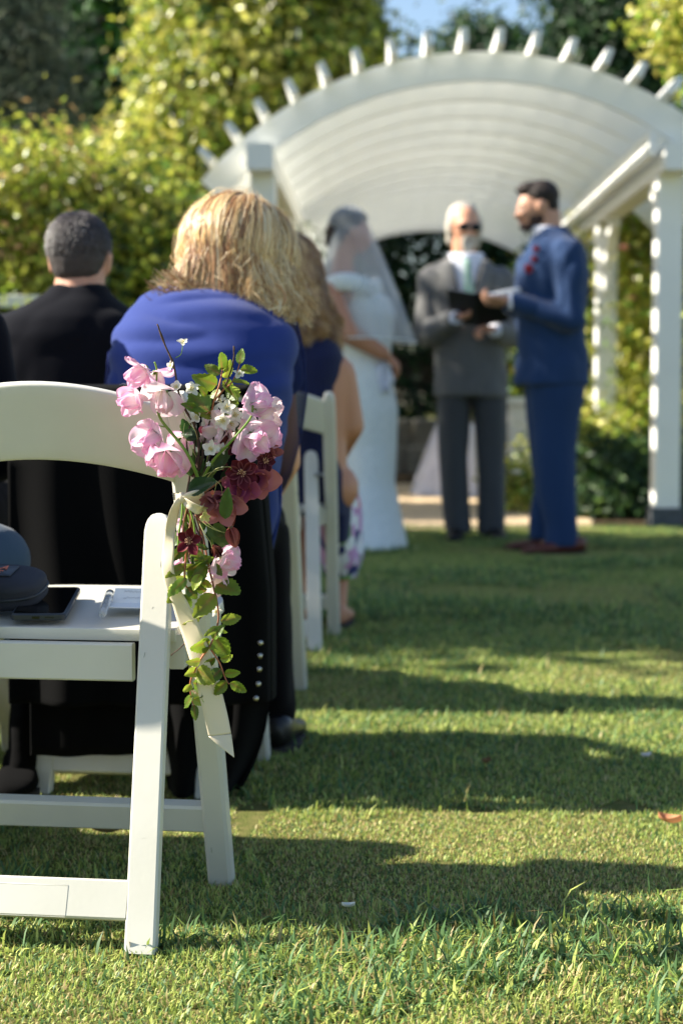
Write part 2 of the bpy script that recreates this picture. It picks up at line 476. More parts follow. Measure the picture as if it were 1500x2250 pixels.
# ------------------------------------------------------------------ foliage
m_leafy = pmat('leaves_glossy', None, rough=0.3, spec=0.55, transl=0.42)
m_leafd = pmat('leaves_matt', None, rough=0.55, spec=0.4, transl=0.22)
m_bark = pmat('bark', lin((104, 92, 78)), rough=0.9, var=0.6, vscale=14, bump=0.8, bscale=40, stretch=(1, 1, .25))
def foliage(name, lobes, n, size, cols, parent, mat, seed=1, aspect=0.5, clump=0.16, per=26, shell=0.16, fill=0.3, label=None):
    """thousands of leaf faces in clumps through a lobed crown volume; verts in world space"""
    r = np.random.default_rng(seed)
    C = np.array([l[0] for l in lobes], float); Q = np.array([l[1] for l in lobes], float)
    wv = (Q[:, 0] * Q[:, 1] + Q[:, 0] * Q[:, 2] + Q[:, 1] * Q[:, 2]); wv = wv / wv.sum()
    nc = max(1, n // per); li = r.choice(len(lobes), nc, p=wv)
    d = r.normal(size=(nc, 3)); d /= np.linalg.norm(d, axis=1)[:, None]
    rad = 1 - np.abs(r.normal(0, shell, nc)); f = r.random(nc) < fill; rad[f] = r.random(f.sum()) ** 0.5
    cc = C[li] + d * rad[:, None] * Q[li] * (0.92 + 0.16 * r.random((nc, 1)))
    k = np.repeat(np.arange(nc), per); m = len(k)
    s_cl = clump * (0.6 + 0.9 * r.random(nc))
    pos = cc[k] + r.normal(size=(m, 3)) * s_cl[k][:, None] * np.array([1, 1, .75])
    out = d[k] + r.normal(0, .7, (m, 3)) + np.array([-.25, 0, .6]); out /= np.linalg.norm(out, axis=1)[:, None]
    t = np.cross(out, r.normal(size=(m, 3))); t /= np.linalg.norm(t, axis=1)[:, None]
    t[:, 2] -= .25; t /= np.linalg.norm(t, axis=1)[:, None]
    b = np.cross(out, t)
    L = size * (0.6 + 0.8 * r.random(m)); W = L * aspect * (0.8 + .4 * r.random(m))
    vv = np.zeros((m, 4, 3), dtype=np.float32)
    vv[:, 0] = pos; vv[:, 1] = pos + t * (L * .45)[:, None] + b * (W * .5)[:, None] - out * (W * .18)[:, None] * -1
    vv[:, 2] = pos + t * L[:, None] - out * (L * .12)[:, None]
    vv[:, 3] = pos + t * (L * .45)[:, None] - b * (W * .5)[:, None] + out * (W * .18)[:, None]
    me = bpy.data.meshes.new(name); me.vertices.add(m * 4); me.vertices.foreach_set('co', vv.ravel())
    base = np.arange(m) * 4
    loops = np.stack([base, base + 1, base + 2, base, base + 2, base + 3], axis=1).ravel().astype(np.int32)
    me.loops.add(m * 6); me.loops.foreach_set('vertex_index', loops)
    me.polygons.add(m * 2); me.polygons.foreach_set('loop_start', (np.arange(m * 2) * 3).astype(np.int32)); me.update(calc_edges=True)
    cl = np.array([lin(c) for c in cols]); ci = r.integers(0, len(cl), nc)[k]
    sw = r.random(m) < .3; ci[sw] = r.integers(0, len(cl), sw.sum())
    col = cl[ci] * (0.42 + 0.95 * r.random((m, 1)) ** 1.2) * (0.65 + 0.6 * r.random(nc)[k][:, None])
    ca = np.ones((m, 4, 4), dtype=np.float32); ca[:, :, :3] = col[:, None, :]
    a = me.color_attributes.new('col', 'FLOAT_COLOR', 'POINT'); a.data.foreach_set('color', ca.ravel())
    o = link(name, me, mat, parent)
    if label: o['label'] = label
    return o
def limbs(parent, base, lobes, r0, seed, n_twig=3, mat=None, name='trunk'):
    rr = random.Random(seed); b = MB(); base = Vector(base)
    top = sum((Vector(l[0]) for l in lobes), Vector()) / len(lobes)
    fork = base.lerp(top, .45) if top.z > base.z + .5 else base
    mid = base.lerp(fork, .5) + V(rr.uniform(-.1, .1), rr.uniform(-.1, .1), 0)
    b.tube([base - V(0, 0, .05), base + V(0, 0, .1), mid, fork], [r0 * 1.4, r0 * 1.1, r0 * .9, r0 * .75], n=10)
    for l in lobes:
        c = Vector(l[0]); q = fork.lerp(c, .5) + V(rr.uniform(-.15, .15), rr.uniform(-.15, .15), rr.uniform(0, .2))
        b.tube([fork, q, c], [r0 * .6, r0 * .35, r0 * .15], n=7)
        for _ in range(n_twig):
            e = c + V(rr.uniform(-1, 1) * l[1][0], rr.uniform(-1, 1) * l[1][1], rr.uniform(-.6, 1) * l[1][2]) * .75
            b.tube([q.lerp(c, rr.random()), (q.lerp(c, .8) + e) / 2, e], [r0 * .2, r0 * .12, r0 * .04], n=5)
    return b.build(name, mat or m_bark, parent)
def tree(name, label, cat, base, lobes, n, size, cols, mat, seed, r0=.12, group=None, **kw):
    root = empty(name, base, 0, label, cat, group)
    limbs(root, base, lobes, r0, seed)
    foliage('crown', lobes, n, size, cols, root, mat, seed, **kw)
    return root
def L_(px, py, d, rx, ry, rz):
    """crown lobe centred on the ray of a photo pixel, radii in metres"""
    return (tuple(P(px, py, d)), (rx, ry, rz))
YG = [(218, 220, 92), (198, 208, 80), (234, 226, 124), (168, 188, 70), (214, 204, 100), (122, 156, 58)]
YD = [(166, 184, 66), (138, 164, 58), (192, 196, 82), (104, 136, 50), (176, 166, 80)]
DG = [(52, 84, 36), (40, 70, 32), (66, 98, 40), (46, 76, 44)]
OG = [(112, 124, 100), (92, 106, 88), (76, 92, 72), (126, 132, 104)]

# large yellow-green leafy tree left of the pergola
tree('leafy_tree', 'tall yellow green leafy tree rising behind the left side of the white pergola', 'tree', (-2.2, 22.0, 0),
     [L_(540, 130, 21.8, 1.25, 1.2, 1.1), L_(720, 110, 22.4, .7, 1.0, .8), L_(470, 240, 21.6, .9, 1.2, 1.0), L_(655, 160, 22.0, .9, 1.0, .8), L_(430, -20, 22, .62, 1.1, 1.0), L_(600, -40, 22.2, 1.2, 1.2, .8),
      L_(350, 430, 21.4, 1.0, 1.1, .8), L_(440, 420, 21.6, .9, 1.1, 1.0), L_(790, 120, 22.8, .25, .6, .4), L_(560, 330, 21.6, 1.0, 1.0, .8)],
     84000, .112, YG + DG[:1], m_leafy, 21, r0=.2, clump=.15, aspect=.5)
tree('leafy_shrub', 'dense yellow green shrub behind the dark haired seated man', 'shrub', (-1.75, 12.3, 0),
     [L_(270, 540, 12.2, .5, .6, .5), L_(90, 610, 12.0, .5, .6, .45), L_(330, 620, 12.2, .6, .6, .55), L_(180, 700, 12.0, .8, .6, .6), L_(400, 720, 12.4, .5, .6, .5), L_(20, 700, 11.8, .5, .6, .6)],
     52000, .062, YD + YG[:2] + DG[:2], m_leafy, 22, r0=.08, clump=.09, aspect=.55)
tree('leafy_shrub', 'brownish green open shrub with bare pale twigs at the left edge', 'shrub', (-2.5, 11.6, 0),
     [L_(40, 440, 11.8, .55, .5, .4), L_(-60, 560, 11.6, .5, .5, .6), L_(-40, 760, 11.4, .6, .5, .6), L_(120, 400, 12.2, .35, .4, .25)],
     17000, .06, YD + YG[:2] + [(186, 150, 100)], m_leafy, 23, r0=.06, clump=.15, aspect=.5)
tree('conifer_tree', 'grey green feathery tree at the upper left edge', 'tree', (-3.2, 15.5, 0),
     [L_(-20, 60, 15, .5, .7, .8), L_(30, 250, 15, .45, .7, .6), L_(-40, 380, 14.8, .6, .7, .6), L_(-80, 140, 15.2, .8, .7, .8), L_(20, 480, 14.6, .45, .6, .4)],
     36000, .10, OG, m_leafd, 24, r0=.14, clump=.17, aspect=.16, fill=.45)
tree('evergreen_tree', 'dark green tree behind the gap between the grey and the yellow trees', 'tree', (-3.8, 28, 0),
     [L_(200, 80, 27, 1.8, 1.3, 1.7), L_(200, 330, 27, 1.7, 1.3, 1.5), L_(60, 560, 27, 2.4, 1.4, 1.7), L_(330, -60, 28, 1.9, 1.4, 1.7), L_(300, 620, 27, 2.2, 1.4, 1.7), L_(-150, 200, 27, 1.9, 1.4, 2.8), L_(420, 320, 29, 2.0, 1.3, 1.8), L_(560, 620, 29, 2.4, 1.4, 2.0)],
     70000, .17, [(70, 122, 40), (50, 92, 34), (84, 136, 46), (44, 80, 38)], m_leafd, 25, r0=.26, clump=.35, aspect=.5, fill=.5)
tree('evergreen_tree', 'dark green broad tree standing centrally behind the arch', 'tree', (3.2, 26, 0),
     [L_(960, 235, 25, .6, 1, .35), L_(1050, 115, 25, .36, 1, .22), L_(880, 225, 25, .45, 1, .3), L_(1120, 170, 25, .45, 1, .35), L_(1010, 300, 24.5, 1.6, 1, .8)],
     34000, .14, DG + [(60, 92, 60)], m_leafd, 26, r0=.22, clump=.2, aspect=.5, fill=.45)
tree('evergreen_tree', 'dark green tall tree behind the right half of the arch', 'tree', (5.2, 25, 0),
     [L_(1320, 60, 24, .42, 1, .42), L_(1350, 150, 24, .5, 1, .45), L_(1240, 190, 24, .75, 1, .5), L_(1290, -60, 24, .5, 1, .4), L_(1385, 250, 24, .3, .8, .22), L_(1250, 330, 24, 1.2, 1, .8)],
     36000, .14, DG + [(60, 92, 60)], m_leafd, 27, r0=.22, clump=.2, aspect=.5, fill=.45)
tree('leafy_tree', 'yellow green tree branching in at the upper right corner', 'tree', (3.3, 12.6, 0),
     [L_(1510, 30, 12.5, .22, .4, .25), L_(1590, 90, 12.5, .3, .4, .3), L_(1650, 20, 12.5, .5, .5, .6)],
     14000, .065, YG, m_leafy, 28, r0=.09, clump=.1, aspect=.55)
# hedge seen through the right side of the pergola
tree('hedge_shrub', 'yellow green hedge shrub between the second and the front right pergola posts', 'shrub', (2.35, 13.4, 0),
     [L_(1410, 560, 14.3, .28, .4, .5), L_(1410, 760, 14.3, .3, .4, .45), L_(1400, 920, 14.2, .3, .4, .35), L_(1330, 985, 13.4, .3, .4, .16), L_(1480, 650, 13.8, .4, .5, .8), L_(1500, 900, 13.6, .4, .5, .5), L_(1410, 460, 14.3, .2, .4, .3), L_(1300, 1000, 13.2, .3, .4, .16)],
     30000, .058, YG, m_leafy, 29, r0=.05, clump=.13, aspect=.6)
tree('hedge_shrub', 'darker hedge shrub deeper along the right side of the pergola', 'shrub', (2.9, 17.5, 0),
     [L_(1290, 640, 17.5, .5, .6, .7), L_(1280, 860, 17, .5, .6, .6), L_(1420, 700, 17.5, .7, .6, 1.2), L_(1220, 760, 18, .4, .6, .8), L_(1500, 500, 17.5, .7, .6, 1.2), L_(1420, 1000, 16, .7, .6, .45)],
     30000, .09, DG + YD, m_leafd, 30, r0=.06, clump=.17, aspect=.6, fill=.45)
tree('rose_bush', 'low dark green bush at the foot of the front right pergola post', 'bush', (1.75, 11.6, 0),
     [L_(1350, 1040, 11.7, .38, .35, .24), L_(1300, 1110, 11.5, .3, .3, .14), L_(1420, 1100, 11.7, .34, .3, .18), L_(1500, 1060, 11.9, .3, .3, .3)],
     11000, .05, DG + [(92, 120, 44), (70, 100, 40)], m_leafd, 31, r0=.02, clump=.08, aspect=.6, fill=.5)
tree('rose_bush', 'small bright green bush with a white bloom between the groom and the officiant', 'bush', (1.12, 12.1, 0),
     [L_(1130, 1060, 12.2, .15, .2, .14), L_(1160, 1100, 12.0, .16, .2, .11), L_(1280, 1000, 12.4, .25, .3, .22), L_(1260, 1080, 12.0, .25, .2, .16)],
     7000, .045, YG + YD, m_leafy, 32, r0=.015, clump=.06, aspect=.6, fill=.5)
tree('rear_hedge', 'tall dark green hedge closing the far end of the pergola', 'hedge', (1.1, 23.4, 0),
     [((x, 23.6 + .2 * (i % 2), z), (1.0, .7, .8)) for i, (x, z) in enumerate([(x, z) for x in (-2.6, -1.3, 0, 1.3, 2.6, 3.9) for z in (.5, 1.5, 2.5, 3.4)])],
     50000, .12, [(46, 76, 36), (34, 62, 32), (54, 86, 44)], m_leafd, 33, r0=.1, clump=.2, aspect=.55, fill=.4)
tree('hedge_shrub', 'dark shrub behind the bride along the left side of the pergola', 'shrub', (-1.0, 15.0, 0),
     [L_(490, 760, 15, .5, .9, .7), L_(470, 960, 14.5, .55, .7, .5), L_(520, 640, 16, .5, .9, .6), L_(560, 800, 18, .4, 1, .8), L_(460, 560, 14, .4, .6, .4)],
     30000, .085, DG + YD[:2], m_leafd, 34, r0=.06, clump=.17, aspect=.6, fill=.4)
# trees out of frame on the left: they stand in the garden and shade the ceremony lawn
def shade_tree(label, x, y, lobes, n, seed):
    tree('shade_tree', label, 'tree', (x, y, 0), lobes, n, .16, DG + YD[:2], m_leafd, seed, r0=.2, clump=.3, aspect=.6, fill=.5)
shade_tree('spreading garden tree beside the lawn, nearest of those left of the seating', -5.6, 7.6,
     [((-4.9, 6.65, 4.0), (1.1, .55, .9)), ((-3.9, 6.85, 4.3), (.9, .55, .8)), ((-4.4, 7.7, 4.3), (1.3, .9, .9)), ((-5.6, 7.8, 4.0), (1.5, .95, 1.5)), ((-4.8, 8.6, 3.6), (1.2, .9, 1.3)), ((-5.8, 9.2, 4.2), (1.4, 1.0, 1.6)), ((-5.0, 9.8, 3.6), (1.3, .6, 1.4))], 36000, 35)
shade_tree('spreading garden tree beside the lawn, farther of those left of the seating', -7.4, 8.3,
     [((-7.4, 8.0, 5.4), (1.6, 1.2, 1.6)), ((-7.6, 9.4, 5.6), (1.5, .9, 1.5)), ((-7.0, 7.2, 5.6), (1.2, .9, 1.3))], 16000, 36)

def white_rail():
    y = 11.0; x = lambda px: (px - 750) / FPX * y
    root = empty('garden_rail', (x(20), y, 0), 0, 'white wooden garden rail behind the man in the black suit, at the left edge', 'railing')
    for px in (-120, 70):
        b = MB(); b.box((x(px), y, .66), (.07, .07, 1.32)); b.build('post', m_white, root, smooth=False, bevel=.005)
    for zz, h in ((1.33, .07), (.75, .05), (.25, .05)):
        b = MB(); b.box(((x(-420) + x(92)) / 2, y - .002, zz), (x(92) - x(-420), .085, h)); b.build('rail', m_white, root, smooth=False, bevel=.005)
white_rail()
# flowers on the bushes
m_petal_bg = pmat('rose_petals', None, rough=0.6, transl=0.3)
def small_rose(loc, r, col, label):
    root = empty('rose_bloom', loc, 0, label, 'flower', 'roses blooming on the bushes')
    c = MB(); c.ellipsoid(loc, (r * .25,) * 3, nu=6, nv=8, col=lin((200, 180, 90))); c.build('flower_centre', m_petal_bg, root)
    for ringn, (k, tilt, s) in enumerate(((5, 1.2, 1.0), (4, .6, .7))):
        for i in range(k):
            a = 2 * math.pi * i / k + ringn * .5; b = MB(); ca, sa = math.cos(a), math.sin(a)
            def fn(u, v, ca=ca, sa=sa, tilt=tilt, s=s):
                l = r * s * u; wdt = r * s * .65 * math.sin(math.pi * min(u * .75 + .1, 1)) * (v - .5) * 2
                hz = l * math.cos(tilt) + .3 * r * (v - .5) ** 2; ho = l * math.sin(tilt)
                return (loc + V(ca * ho - sa * wdt, sa * ho + ca * wdt, hz), col)
            b.grid(fn, 5, 5); b.build('petal', m_petal_bg, root)
for (px, py, d, r_, c, lb) in ((1135, 1042, 11.9, .045, (240, 238, 236), 'white rose beside the officiant, left of the groom'),
                               (1285, 1125, 11.2, .04, (200, 206, 190), 'pale rose low on the dark bush right of the groom shoes'),
                               (1285, 1020, 11.9, .04, (214, 210, 214), 'pale rose on the bush right of the groom calves'),
                               (1372, 548, 13.5, .05, (226, 170, 160), 'pink rose high in the hedge beside the front right post'),
                               (1385, 660, 13.4, .05, (220, 160, 150), 'pink rose midway up the hedge beside the front right post')):
    small_rose(P(px, py, d), r_, lin(c), lb)

# low stone terrace walls deep in the pergola
m_stone = pmat('terrace_stone', None, rough=0.9, var=0.5, vscale=14, bump=0.5, bscale=50)
def terrace(label, y, z0, z1, x0, x1):
    root = empty('stone_terrace', ((x0 + x1) / 2, y, 0), 0, label, 'stone wall')
    x = x0
    while x < x1:
        wd = random.uniform(.28, .5); g = random.uniform(.8, 1.15)
        b = MB(); b.box((x + wd / 2, y + random.uniform(-.02, .02), (z0 + z1) / 2), (wd - .02, .26, z1 - z0), None, tuple(v * g for v in lin((128, 124, 116))))
        b.build('stone', m_stone, root, smooth=False, bevel=.02); x += wd
terrace('low grey stone terrace step behind the officiant', 17.6, 0.0, .26, -.6, 2.0)
terrace('raised grey stone terrace edge just in front of the rear hedge', 19.4, .0, .50, -.8, 2.4)
# ------------------------------------------------------------------ folding chairs
m_resin = pmat('chair_white_resin', lin((210, 207, 197)), rough=0.36, var=0.45, vscale=5, vdetail=9, var_col=lin((186, 183, 164)), bump=0.04, bscale=120, bdist=0.004)
m_bolt = pmat('bolt_steel', lin((150, 150, 145)), rough=0.35, metal=0.9)
m_scuff = pmat('scuff_mark', lin((120, 116, 100)), rough=0.7)
def make_chair():
    r = empty('folding_chair')
    B = lambda b, n, p=r, **k: b.build(n, m_resin, p, local=True, **k)
    WU, WR = .2025, .160
    for s in (-1, 1):
        b = MB(); ys = lambda z: .19 - .275 * z / .785 - (.012 * max(0, (z - .5) / .285) ** 2)
        zs = [0, .1, .25, .4, .5, .6, .7, .76, .775, .785]
        th = [.017, .018, .019, .02, .02, .019, .017, .015, .012, .006]
        aw = [.0195] * 7 + [.018, .015, .008]
        b.sweep([(s * WU, ys(z), z) for z in zs], (1, 0, 0), aw, th, .3)
        B(b, 'upright', sharp=35)
        b = MB(); fy = lambda z: -.19 + .205 * z / .5
        zs = [0, .03, .15, .3, .45, .53, .572, .583, .591, .597, .600]
        aw = [.0222, .0220, .0218, .0216, .0215, .0215, .0213, .0196, .0164, .0118, .005]
        wr_ = lambda z: s * (.166 - .028 * z / .6)
        b.sweep([(wr_(z), fy(z), z) for z in zs], (1, 0, 0), aw, [.0125] * 8 + [.012, .011, .008], .25)
        leg = B(b, 'rear_leg', sharp=35)
        b = MB()      # moulded ring on the inner foot of the leg
        cz, cy = .145, fy(.145) - .0128
        pts = [(s * WR + .0085 * math.cos(a), cy + (.0085 * math.sin(a)) * .38, cz + .0085 * math.sin(a)) for a in [2 * math.pi * i / 20 for i in range(21)]]
        b.tube(pts, .0006, n=4, cap=False); b.build('moulded_ring', m_resin, leg, local=True)
        b = MB(); zb = .53
        b.tube([(s * .224, ys(zb), zb), (s * .152, ys(zb), zb), ], .0055, n=10); B(b, 'pivot_bolt', sharp=35).data.materials[0] = m_bolt
        # seat side rail
        b = MB(); b.sweep([(s * .172, .012, .398), (s * .178, .25, .408)], (1, 0, 0), .012, .026, .2); B(b, 'side_rail', smooth=False)
    # backrest: bowed board with arched top and bottom edges
    b = MB()
    def fn(u, v):
        x = -.188 + .376 * u; q = (x / .188) ** 2
        top = .800 - .038 * q; bot = .690 - .034 * q
        yb = -.078 - .038 * (1 - q)
        z = bot + (top - bot) * v
        return V(x, yb - (z - .72) * .30, z)
    b.grid(fn, 25, 7)
    bk = B(b, 'backrest', solid=.016, bevel=0)
    bk.modifiers.new('bevel', 'BEVEL').width = .005; bk.modifiers['bevel'].segments = 3
    bk.modifiers['bevel'].limit_method = 'ANGLE'; bk.modifiers['bevel'].angle_limit = R(50)
    # crossbars
    b = MB(); z = .068; b.sweep([(-.142, -.19 + .205 * z / .5, z), (.142, -.19 + .205 * z / .5, z)], (0, .38, .925), .028, .0115, .25)
    cb = B(b, 'rear_crossbar', smooth=False)
    b = MB(); y0 = -.19 + .205 * z / .5 - .0125
    rect = [(-.06, .047), (-.06, .088), (.055, .088), (.055, .047), (-.06, .047)]
    b.tube([(x, y0 + (zz - z) * .41, zz) for x, zz in rect], .0005, n=4, cap=False); b.build('moulded_outline', m_resin, cb, local=True)
    b = MB(); z = .118; b.sweep([(-.186, .19 - .35 * z, z), (.186, .19 - .35 * z, z)], (0, -.33, .944), .024, .013, .3); B(b, 'front_crossbar', smooth=False)
    # seat
    b = MB()
    def top(u, v):
        x = (-1 + 2 * u); y = .004 + .312 * v
        hw = .172 + (.032 * min(1, max(0, (v - .12) / .12)))
        if v > .7: hw *= math.sqrt(max(0, 1 - ((v - .7) / .3) ** 2 * .42))
        y -= .045 * abs(x) ** 4 * v
        return V(x * hw, y, .432 + .032 * v - .006 * math.exp(-(x * 1.4) ** 2) * math.sin(math.pi * v))
    b.grid(top, 17, 25)
    st = B(b, 'seat'); md = st.modifiers.new('solid', 'SOLIDIFY'); md.thickness = .018; md.offset = -1
    md = st.modifiers.new('bevel', 'BEVEL'); md.width = .004; md.segments = 2; md.limit_method = 'ANGLE'; md.angle_limit = R(50)
    b = MB(); b.sweep([(-.112, -.010, .385), (.112, -.010, .385)], (0, 0, 1), .028, .010, .25); B(b, 'seat_apron', smooth=False)
    b = MB(); b.sweep([(-.15, .27, .408), (.15, .27, .408)], (0, 0, 1), .02, .009, .25); B(b, 'front_apron', smooth=False)
    rs = random.Random(5)
    for s in (-1, 1):
        b = MB()      # dark rub marks on the faces of the legs
        for _ in range(5):
            z = rs.uniform(.03, .5); x0 = s * (.166 - .028 * z / .6) + rs.uniform(-.016, .016); y0 = -.19 + .205 * z / .5 - .0128
            b.tube([(x0, y0, z), (x0 + rs.uniform(-.004, .004), y0 + .205 * .004 / .5, z + rs.uniform(.001, .012))], rs.uniform(.00015, .0003), 4)
        for _ in range(14):
            z = rs.uniform(.05, .36); yy = .19 - .275 * z / .785 - .0172 - .0012
            b.tube([(s * WU - s * .008 + rs.uniform(-.002, .002), yy, z), (s * WU - s * .008, yy - .0035, z + .01)], rs.uniform(.0002, .0006), 4)
        b.build('scuff_marks', m_scuff, r, local=True)
    return r
chair0 = make_chair()
GRP = 'white folding chairs set out for the guests'
def chair(loc, ang, label, first=[True]):
    c = chair0 if first[0] else copy_tree(chair0)
    first[0] = False
    c.location = (loc[0], loc[1], loc[2] if len(loc) > 2 else 0); c.rotation_euler = (0, 0, -R(ang))
    tag(c, label, 'chair', GRP); return c
CH_A = chair((-.418, 2.711), 8, 'white folding chair with the flower posy tied to it, nearest the camera')
CH_B = chair((-.398, 3.68), 8, 'white folding chair hidden under the long black coat')
CH_C = chair((-.332, 4.61), 6, 'white folding chair on the aisle just ahead of the blonde woman in royal blue')
CH_D = chair((-.236, 5.65), 3, 'white folding chair on the aisle under the woman in the sleeveless navy dress')
chair((-.94, 3.76), 8, 'white folding chair of the guest in black boots, beside the black coat')
chair((-.90, 2.80), 8, 'white folding chair of the guest in jeans, beside the nearest chair')
chair((-1.0, 4.72), 6, 'white folding chair under the man in the black suit')
chair((-1.32, 5.9), 3, 'empty white folding chair top showing left of the man in black, at the left edge')

# ------------------------------------------------------------------ draped table and pedestal in the pergola
m_cloth = pmat('table_cloth', lin((214, 214, 228)), rough=0.85, var=0.15, vscale=10, bump=0.2, bscale=60)
def draped_table():
    c = P(1008, 1090, 13.9); c.z = 0
    root = empty('draped_table', c, 0, 'small round table under a flaring pale lavender white cloth behind the officiant', 'table')
    b = MB(); b.tube([c, c + V(0, 0, .5)], .03, 10); b.build('leg', m_white, root)
    b = MB(); b.ellipsoid(c + V(0, 0, .52), (.17, .17, .015)); b.build('tabletop', m_white, root)
    b = MB()
    def fn(u, v):
        a = 2 * math.pi * v; r = .175 if u < .12 else .175 + (.17 + .045 * math.sin(9 * a + .6)) * ((u - .12) / .88) ** .9
        r = r * (u / .12) if u < .12 else r
        return c + V(r * math.cos(a), r * math.sin(a), .545 - (0 if u < .12 else (u - .12) / .88 * .535))
    b.grid(fn, 26, 72, closed=True); b.build('cloth', m_cloth, root)
draped_table()
def pedestal():
    c = P(1140, 1050, 15.6); c.z = 0
    root = empty('pedestal', c, 0, 'white square column pedestal between the officiant and the groom', 'pedestal')
    b = MB(); b.box(c + V(0, 0, .04), (.26, .26, .08)); b.build('base', m_white, root, smooth=False, bevel=.01)
    b = MB(); b.box(c + V(0, 0, .38), (.19, .19, .6)); b.build('shaft', m_white, root, smooth=False, bevel=.01)
    b = MB(); b.box(c + V(0, 0, .71), (.26, .26, .06)); b.build('cap', m_white, root, smooth=False, bevel=.01)
pedestal()

# ------------------------------------------------------------------ things on the seat
m_case = pmat('case_dark_fabric', lin((38, 42, 54)), rough=0.8, bump=0.4, bscale=600, bdist=.002)
m_phone = pmat('phone_body', lin((40, 46, 54)), rough=0.4)
m_glass = pmat('phone_glass', lin((6, 7, 10)), rough=0.08)
m_orange = pmat('embroidery_thread', lin((226, 130, 104)), rough=0.7)
m_card = pmat('card_paper', lin((238, 238, 236)), rough=0.8)
m_ink = pmat('grey_ink', lin((150, 150, 160)), rough=0.8)
m_clear = pmat('clear_plastic', lin((235, 240, 244)), rough=0.12, transm=0.75)
SEAT_M = Matrix.Translation((-.418, 2.711, 0)) @ Matrix.Rotation(-R(8), 4, 'Z')
def seat_pt(px, py, zz=.439):
    v = CR @ Vector(((px - 750) / FPX, (1125 - py) / FPX, -1.0)); v *= (zz - CAM_H) / v.z
    return Vector((v.x, v.y, v.z + CAM_H))
def rounded(w, l, r, n=6):
    pts = []
    for cx, cy, a0 in ((w / 2 - r, l / 2 - r, 0), (-w / 2 + r, l / 2 - r, 90), (-w / 2 + r, -l / 2 + r, 180), (w / 2 - r, -l / 2 + r, 270)):
        for i in range(n + 1):
            a = R(a0 + 90 * i / n); pts.append((cx + r * math.cos(a), cy + r * math.sin(a)))
    return pts
def slab(b, M, w, l, r, z0, z1, ch=.0015, col=None):
    layers = [(0, z0, -ch), (0, z0 + ch, 0), (0, z1 - ch, 0), (0, z1, -ch)]
    vs = []; n = None
    for _, z, g in layers:
        p = rounded(w + 2 * g, l + 2 * g, max(r + g, .0005)); n = len(p)
        vs += [M @ V(x, y, z) for x, y in p]
    fs = [(i * n + k, i * n + (k + 1) % n, (i + 1) * n + (k + 1) % n, (i + 1) * n + k) for i in range(3) for k in range(n)]
    fs += [tuple(range(n - 1, -1, -1)), tuple(3 * n + k for k in range(n))]
    b.add(vs, fs, col)
def flat_text(txt, size, M, name, mat, parent, thick=.0003, shear=0):
    cu = bpy.data.curves.new(name, 'FONT'); cu.body = txt; cu.size = size; cu.extrude = thick; cu.shear = shear
    o = bpy.data.objects.new(name, cu); COL.objects.link(o)
    dg = bpy.context.evaluated_depsgraph_get(); me = bpy.data.meshes.new_from_object(o.evaluated_get(dg))
    COL.objects.unlink(o); bpy.data.objects.remove(o)
    me.transform(M); me.materials.clear()
    return link(name, me, mat, parent)
# phone: near edge from pixel (24,1355) to (145,1360), far corner (192,1303)
pa, pb_, pc_ = seat_pt(24, 1361), seat_pt(145, 1366), seat_pt(194, 1316)
ang = math.atan2((pc_ - pb_).y, (pc_ - pb_).x)
wph, lph = .084, .205
Mph = Matrix.Translation(pb_) @ Matrix.Rotation(ang - math.pi / 2, 4, 'Z') @ Matrix.Rotation(R(5.5), 4, 'X') @ Matrix.Translation((-wph / 2, lph / 2, .0015))
ph = empty('mobile_phone', Mph.translation, 0, 'dark mobile phone with a black screen lying on the nearest chair seat', 'phone')
b = MB(); slab(b, Mph, wph, lph, .010, 0, .0105, .002); b.build('case', m_phone, ph, sharp=40)
b = MB(); slab(b, Mph, wph - .008, lph - .008, .008, .0101, .0108, .0002); b.build('screen', m_glass, ph, sharp=40)
b = MB(); b.box(Mph @ V(-.003, -lph / 2 - .0002, .005), (.011, .001, .0035), Mph.to_3x3()); b.build('charging_port', m_glass, ph, smooth=False)
for i in range(5):
    b = MB(); b.box(Mph @ V(.012 + .0028 * i, -lph / 2 - .0002, .005), (.0012, .001, .0022), Mph.to_3x3()); b.build('speaker_hole', m_glass, ph, smooth=False)
for y in (.028, .012, -.002):
    b = MB(); b.box(Mph @ V(wph / 2 + .0004, y + .03, .0055), (.0012, .011, .003), Mph.to_3x3()); b.build('side_button', m_glass, ph, smooth=False)
# sunglasses case lying beside it
cc = seat_pt(-32, 1352)
Mc = Matrix.Translation(cc + V(0, .035, .014)) @ Matrix.Rotation(R(-14), 4, 'Z') @ Matrix.Rotation(R(17), 4, 'X') @ Matrix.Scale(1.12, 4)
cs = empty('glasses_case', cc, 0, 'dark zipped glasses case with orange lettering on the nearest chair seat', 'case')
def case_half(z0, z1, flip):
    b = MB()
    def fn(u, v):
        a = 2 * math.pi * v; n = 3.2
        ca, sa = math.cos(a), math.sin(a)
        r = 1 if u < .5 else math.cos((u - .5) * math.pi) ** .55
        x = .085 * math.copysign(abs(ca) ** (2 / n), ca) * r; y = .045 * math.copysign(abs(sa) ** (2 / n), sa) * r
        z = z0 + (z1 - z0) * (u / .5 * .35 if u < .5 else .35 + .65 * math.sin((u - .5) * math.pi))
        return Mc @ V(x, y, z)
    b.grid(fn, 16, 36, closed=True); return b
case_half(.026, .050, 0).build('lid', m_case, cs); case_half(.023, .0, 0).build('shell', m_case, cs)
b = MB(); b.tube([Mc @ V(.0855 * math.copysign(abs(math.cos(a)) ** .625, math.cos(a)), .0455 * math.copysign(abs(math.sin(a)) ** .625, math.sin(a)), .0245) for a in [2 * math.pi * i / 40 for i in range(41)]], .0022, 6, cap=False)
b.build('zip', m_phone, cs)
Mt = Mc @ Matrix.Translation((.006, -.004, .0502))
